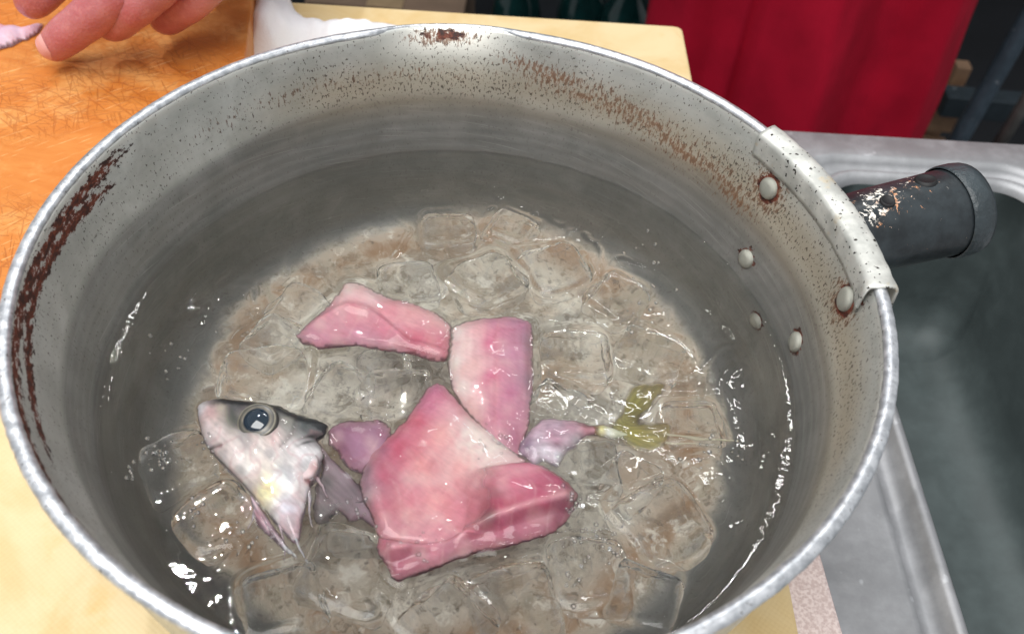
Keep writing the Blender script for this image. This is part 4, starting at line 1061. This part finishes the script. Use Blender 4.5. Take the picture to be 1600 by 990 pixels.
# ------------------------------------------------------------------ person in the red apron, standing behind the counter
PX, PY = .338, .80
pz = -.85
ch = [[('hip', (PX, PY+.06, .06), .15), ('waist', (PX, PY+.06, .24), .135), ('chest', (PX, PY+.05, .42), .155), ('neckb', (PX, PY+.05, .56), .075), ('neck', (PX, PY+.04, .62), .055), ('head', (PX, PY+.03, .74), .095), ('crown', (PX, PY+.03, .82), .06)]]
for s in (-1, 1):
    ch.append([('hip', None, 0), (f'th{s}', (PX+s*.10, PY+.05, -.02), .09), (f'kn{s}', (PX+s*.08, PY+.05, -.40), .058), (f'an{s}', (PX+s*.08, PY+.08, -.78), .045), (f'to{s}', (PX+s*.09, PY-.06, -.82), .035)])
    ch.append([('neckb', None, 0), (f'sh{s}', (PX+s*.19, PY+.06, .50), .06), (f'el{s}', (PX+s*.25, PY+.08, .22), .045), (f'wr{s}', (PX+s*.24, PY-.02, -.02), .03), (f'ha{s}', (PX+s*.24, PY-.05, -.11), .03)])
pers = skin_fig('person', ch, DARKCLOTH, None, 'hip', 2); tag(pers, 'person in dark clothes and a long red apron standing behind the sink', 'person')
def apron_x(v): return PX
n1, n2 = 90, 60
V = []; Fc = []
aL, aR = at(1020, 0, 0), at(1520, 0, 0)
for j in range(n2+1):
    z = .36-j/n2*.92
    for i in range(n1+1):
        s = -1+2*i/n1
        hw = .195
        w = hw*(1.0+.05*math.sin(z*4))-max(0, .02-z*.12)*(0 if s < 0 else .55)
        x = PX-.02+s*w-(0 if s < 0 else -s*.03*smooth01(-.15, -.5, z))
        fold = .030*abs(math.sin(s*4.3+z*.9+.9+.35*math.sin(z*4)))+.010*math.sin(s*7.5+z*1.8)+.0035*math.sin(s*15+z*3+.6*math.sin(z*7))+.010*nz(s*3, z*3.5, 2)+.004*nz(s*9, z*12, 4)
        y = PY-.105+.085*s*s+fold+(.012 if abs(s+.45) < .03 else 0)
        if z > .0: y += .03*min(1, z/.1)*0
        V.append((x, y, z))
for j in range(n2):
    for i in range(n1): Fc.append((j*(n1+1)+i, j*(n1+1)+i+1, (j+1)*(n1+1)+i+1, (j+1)*(n1+1)+i))
ap = mesh('apron', V, Fc, RED, pers); ap.modifiers.new('t', 'SOLIDIFY').thickness = .002
tag(ap, 'long red cotton apron with hanging folds')

# ------------------------------------------------------------------ dark clutter behind
SH = -.62
shelf = empty('shelf_unit', (0, 1.25, -.85)); tag(shelf, 'dark low shelf standing behind the cutting boards', 'shelf')
DARK = plain('dark_metal', (.010, .012, .015), .5, .3, .3, 12)
box('shelf_board', (-.05, 1.25, SH-.015), (1.1, .5, .03), DARK, shelf)
box('shelf_board', (-.05, 1.25, -.80), (1.1, .5, .03), DARK, shelf)
for sx in (-1, 1):
    for sy in (-1, 1): box('post', (-.05+sx*.54, 1.25+sy*.24, -.742), (.03, .03, .214), DARK, shelf)
cbx = empty('cardboard_box', (-.21, 1.12, SH)); tag(cbx, 'brown cardboard box on the dark shelf behind the towel', 'box')
CARD = plain('cardboard', lin((112, 92, 76)), .8, 0, .12, 30)
box('carton', (-.20, 1.12, SH+.08), (.22, .2, .16), CARD, cbx); box('tape', (-.20, 1.12, SH+.1605), (.05, .202, .002), plain('tape', lin((150, 128, 100)), .3), cbx, .0005)
GLASSG = plain('green_bottle_glass', (.004, .022, .022), .12, 0, .3, 30)
def bottle(x, y, k=1., lab=''):
    pr_ = [(.001, 0), (.034, .002), (.037, .012), (.037, .13), (.030, .16), (.015, .185), (.013, .235), (.015, .236), (.015, .246), (.012, .247)]
    b = empty('glass_bottle', (x, y, SH)); tag(b, lab, 'bottle', 'bottles on the dark shelf')
    V, Fc = loft([[Vector((x+r*k*math.cos(q), y+r*k*math.sin(q), SH+z*k)) for q in np.linspace(0, 2*math.pi, 24, endpoint=False)] for r, z in pr_], (True, True))
    mesh('bottle_body', V, Fc, GLASSG, b, recalc=True)
    V, Fc = loft([[Vector((x+r*k*math.cos(q), y+r*k*math.sin(q), SH+z*k)) for q in np.linspace(0, 2*math.pi, 24, endpoint=False)] for r, z in ((.0378, .04), (.0379, .042), (.0379, .10), (.0378, .102))])
    mesh('label_band', V, Fc, plain('label_paper', lin((52, 66, 74)), .6), b)
bottle(-.020, 1.08, 1., 'dark green bottle next to the cardboard box on the shelf')
bottle(.075, 1.10, 1., 'dark green bottle in the middle of the dark shelf')
bottle(.135, 1.06, 1.05, 'dark green bottle beside the grey steel pot on the shelf')
gp = empty('steel_pot', (.235, 1.05, SH)); tag(gp, 'small grey steel pot at the end of the dark shelf by the apron', 'pot')
V, Fc = loft([[Vector((.235+r*math.cos(q), 1.05+r*math.sin(q), SH+z)) for q in np.linspace(0, 2*math.pi, 28, endpoint=False)] for r, z in ((.03, .001), (.045, .004), (.05, .02), (.05, .10), (.053, .102), (.048, .102), (.046, .03), (.02, .025))], (True, True))
mesh('pot_body', V, Fc, mat_steel('dull_steel', (.24, .24, .25), .4, .6), gp, recalc=True)
tube('grip', [(.283, 1.04, SH+.085), (.33, 1.02, SH+.09), (.38, 1.0, SH+.092)], [.008, .009, .009], DARK, gp)
# metal stand at the right
st = empty('metal_stand', (.74, .9, -.85)); tag(st, 'blue-grey metal stand with slanting leg and a crossbar behind the sink', 'stand')
BLUE = mat_steel('painted_blue_grey', (.10, .14, .18), .4, .4)
_k = .92
la = CAM+(at(1496, 222, 0)-CAM)*1.0
def on_y(px_, py_, Y):
    d = at(px_, py_, 0)-CAM; return CAM+d*((Y-CAM.y)/d.y)
l0, l1 = on_y(1494, 225, .86), on_y(1612, 20, .86)
dl = (l1-l0).normalized()
fl_ = l0+dl*((-.85-l0.z)/dl.z)
tube('leg', [fl_, l0, l1, l1+dl*.25], [.0115]*4, BLUE, st, 12)
tube('leg', [l0+Vector((.02, -.05, -.02)), l1+Vector((.022, -.05, 0))], [.008]*2, mat_steel('grey_tube', (.13, .125, .12), .4, .5), st, 12)
c0, c1 = on_y(1470, 158, .95), on_y(1640, 172, .95)
box('crossbar', ((c0.x+c1.x)/2+.15, .95, (c0.z+c1.z)/2), (abs(c1.x-c0.x)+.3, .03, .032), mat_steel('bar_paint', (.035, .05, .062), .5, .3), st)
wc = empty('wooden_crate', (.56, 1.0, -.85)); tag(wc, 'pale wooden crate standing behind the right edge of the apron', 'crate')
p = on_y(1470, 150, .98)
for k, dz in enumerate((0, -.085, -.17)):
    box('slat', (p.x-.05, .98, p.z-.02+dz), (.17, .012, .07), plain('crate_wood', lin((150, 118, 92)), .7), wc)
for sx in (-1, 1): box('corner_post', (p.x-.05+sx*.07, 1.0, (p.z-.85)/2+.03), (.02, .02, p.z+.85+.02), plain('crate_wood', lin((150, 118, 92)), .7), wc)
# pale anti-slip mat beside the board, on the steel
MAT = NT('pink_mesh_mat'); p_ = MAT.obj(); k_ = MAT.noise(p_, 900, 2)
MAT = MAT.bsdf(MAT.mix(MAT.step(k_, .35, .65), lin((206, 186, 182)), lin((232, 216, 212))), .7, 0, MAT.bump(k_, .5, .0005))
q0, q1 = at(1236, 930, ZD+.004), at(1322, 1000, ZD+.004)
q0.z = ZD
m = board('anti_slip_mat', at(1236, 700, ZD+.003), at(1316, 978, ZD+.003), .10, .35, ZD+.0004, -.0275, MAT, .001)
tag(m, 'pale pink mesh mat under the cream board beside the sink', 'mat')
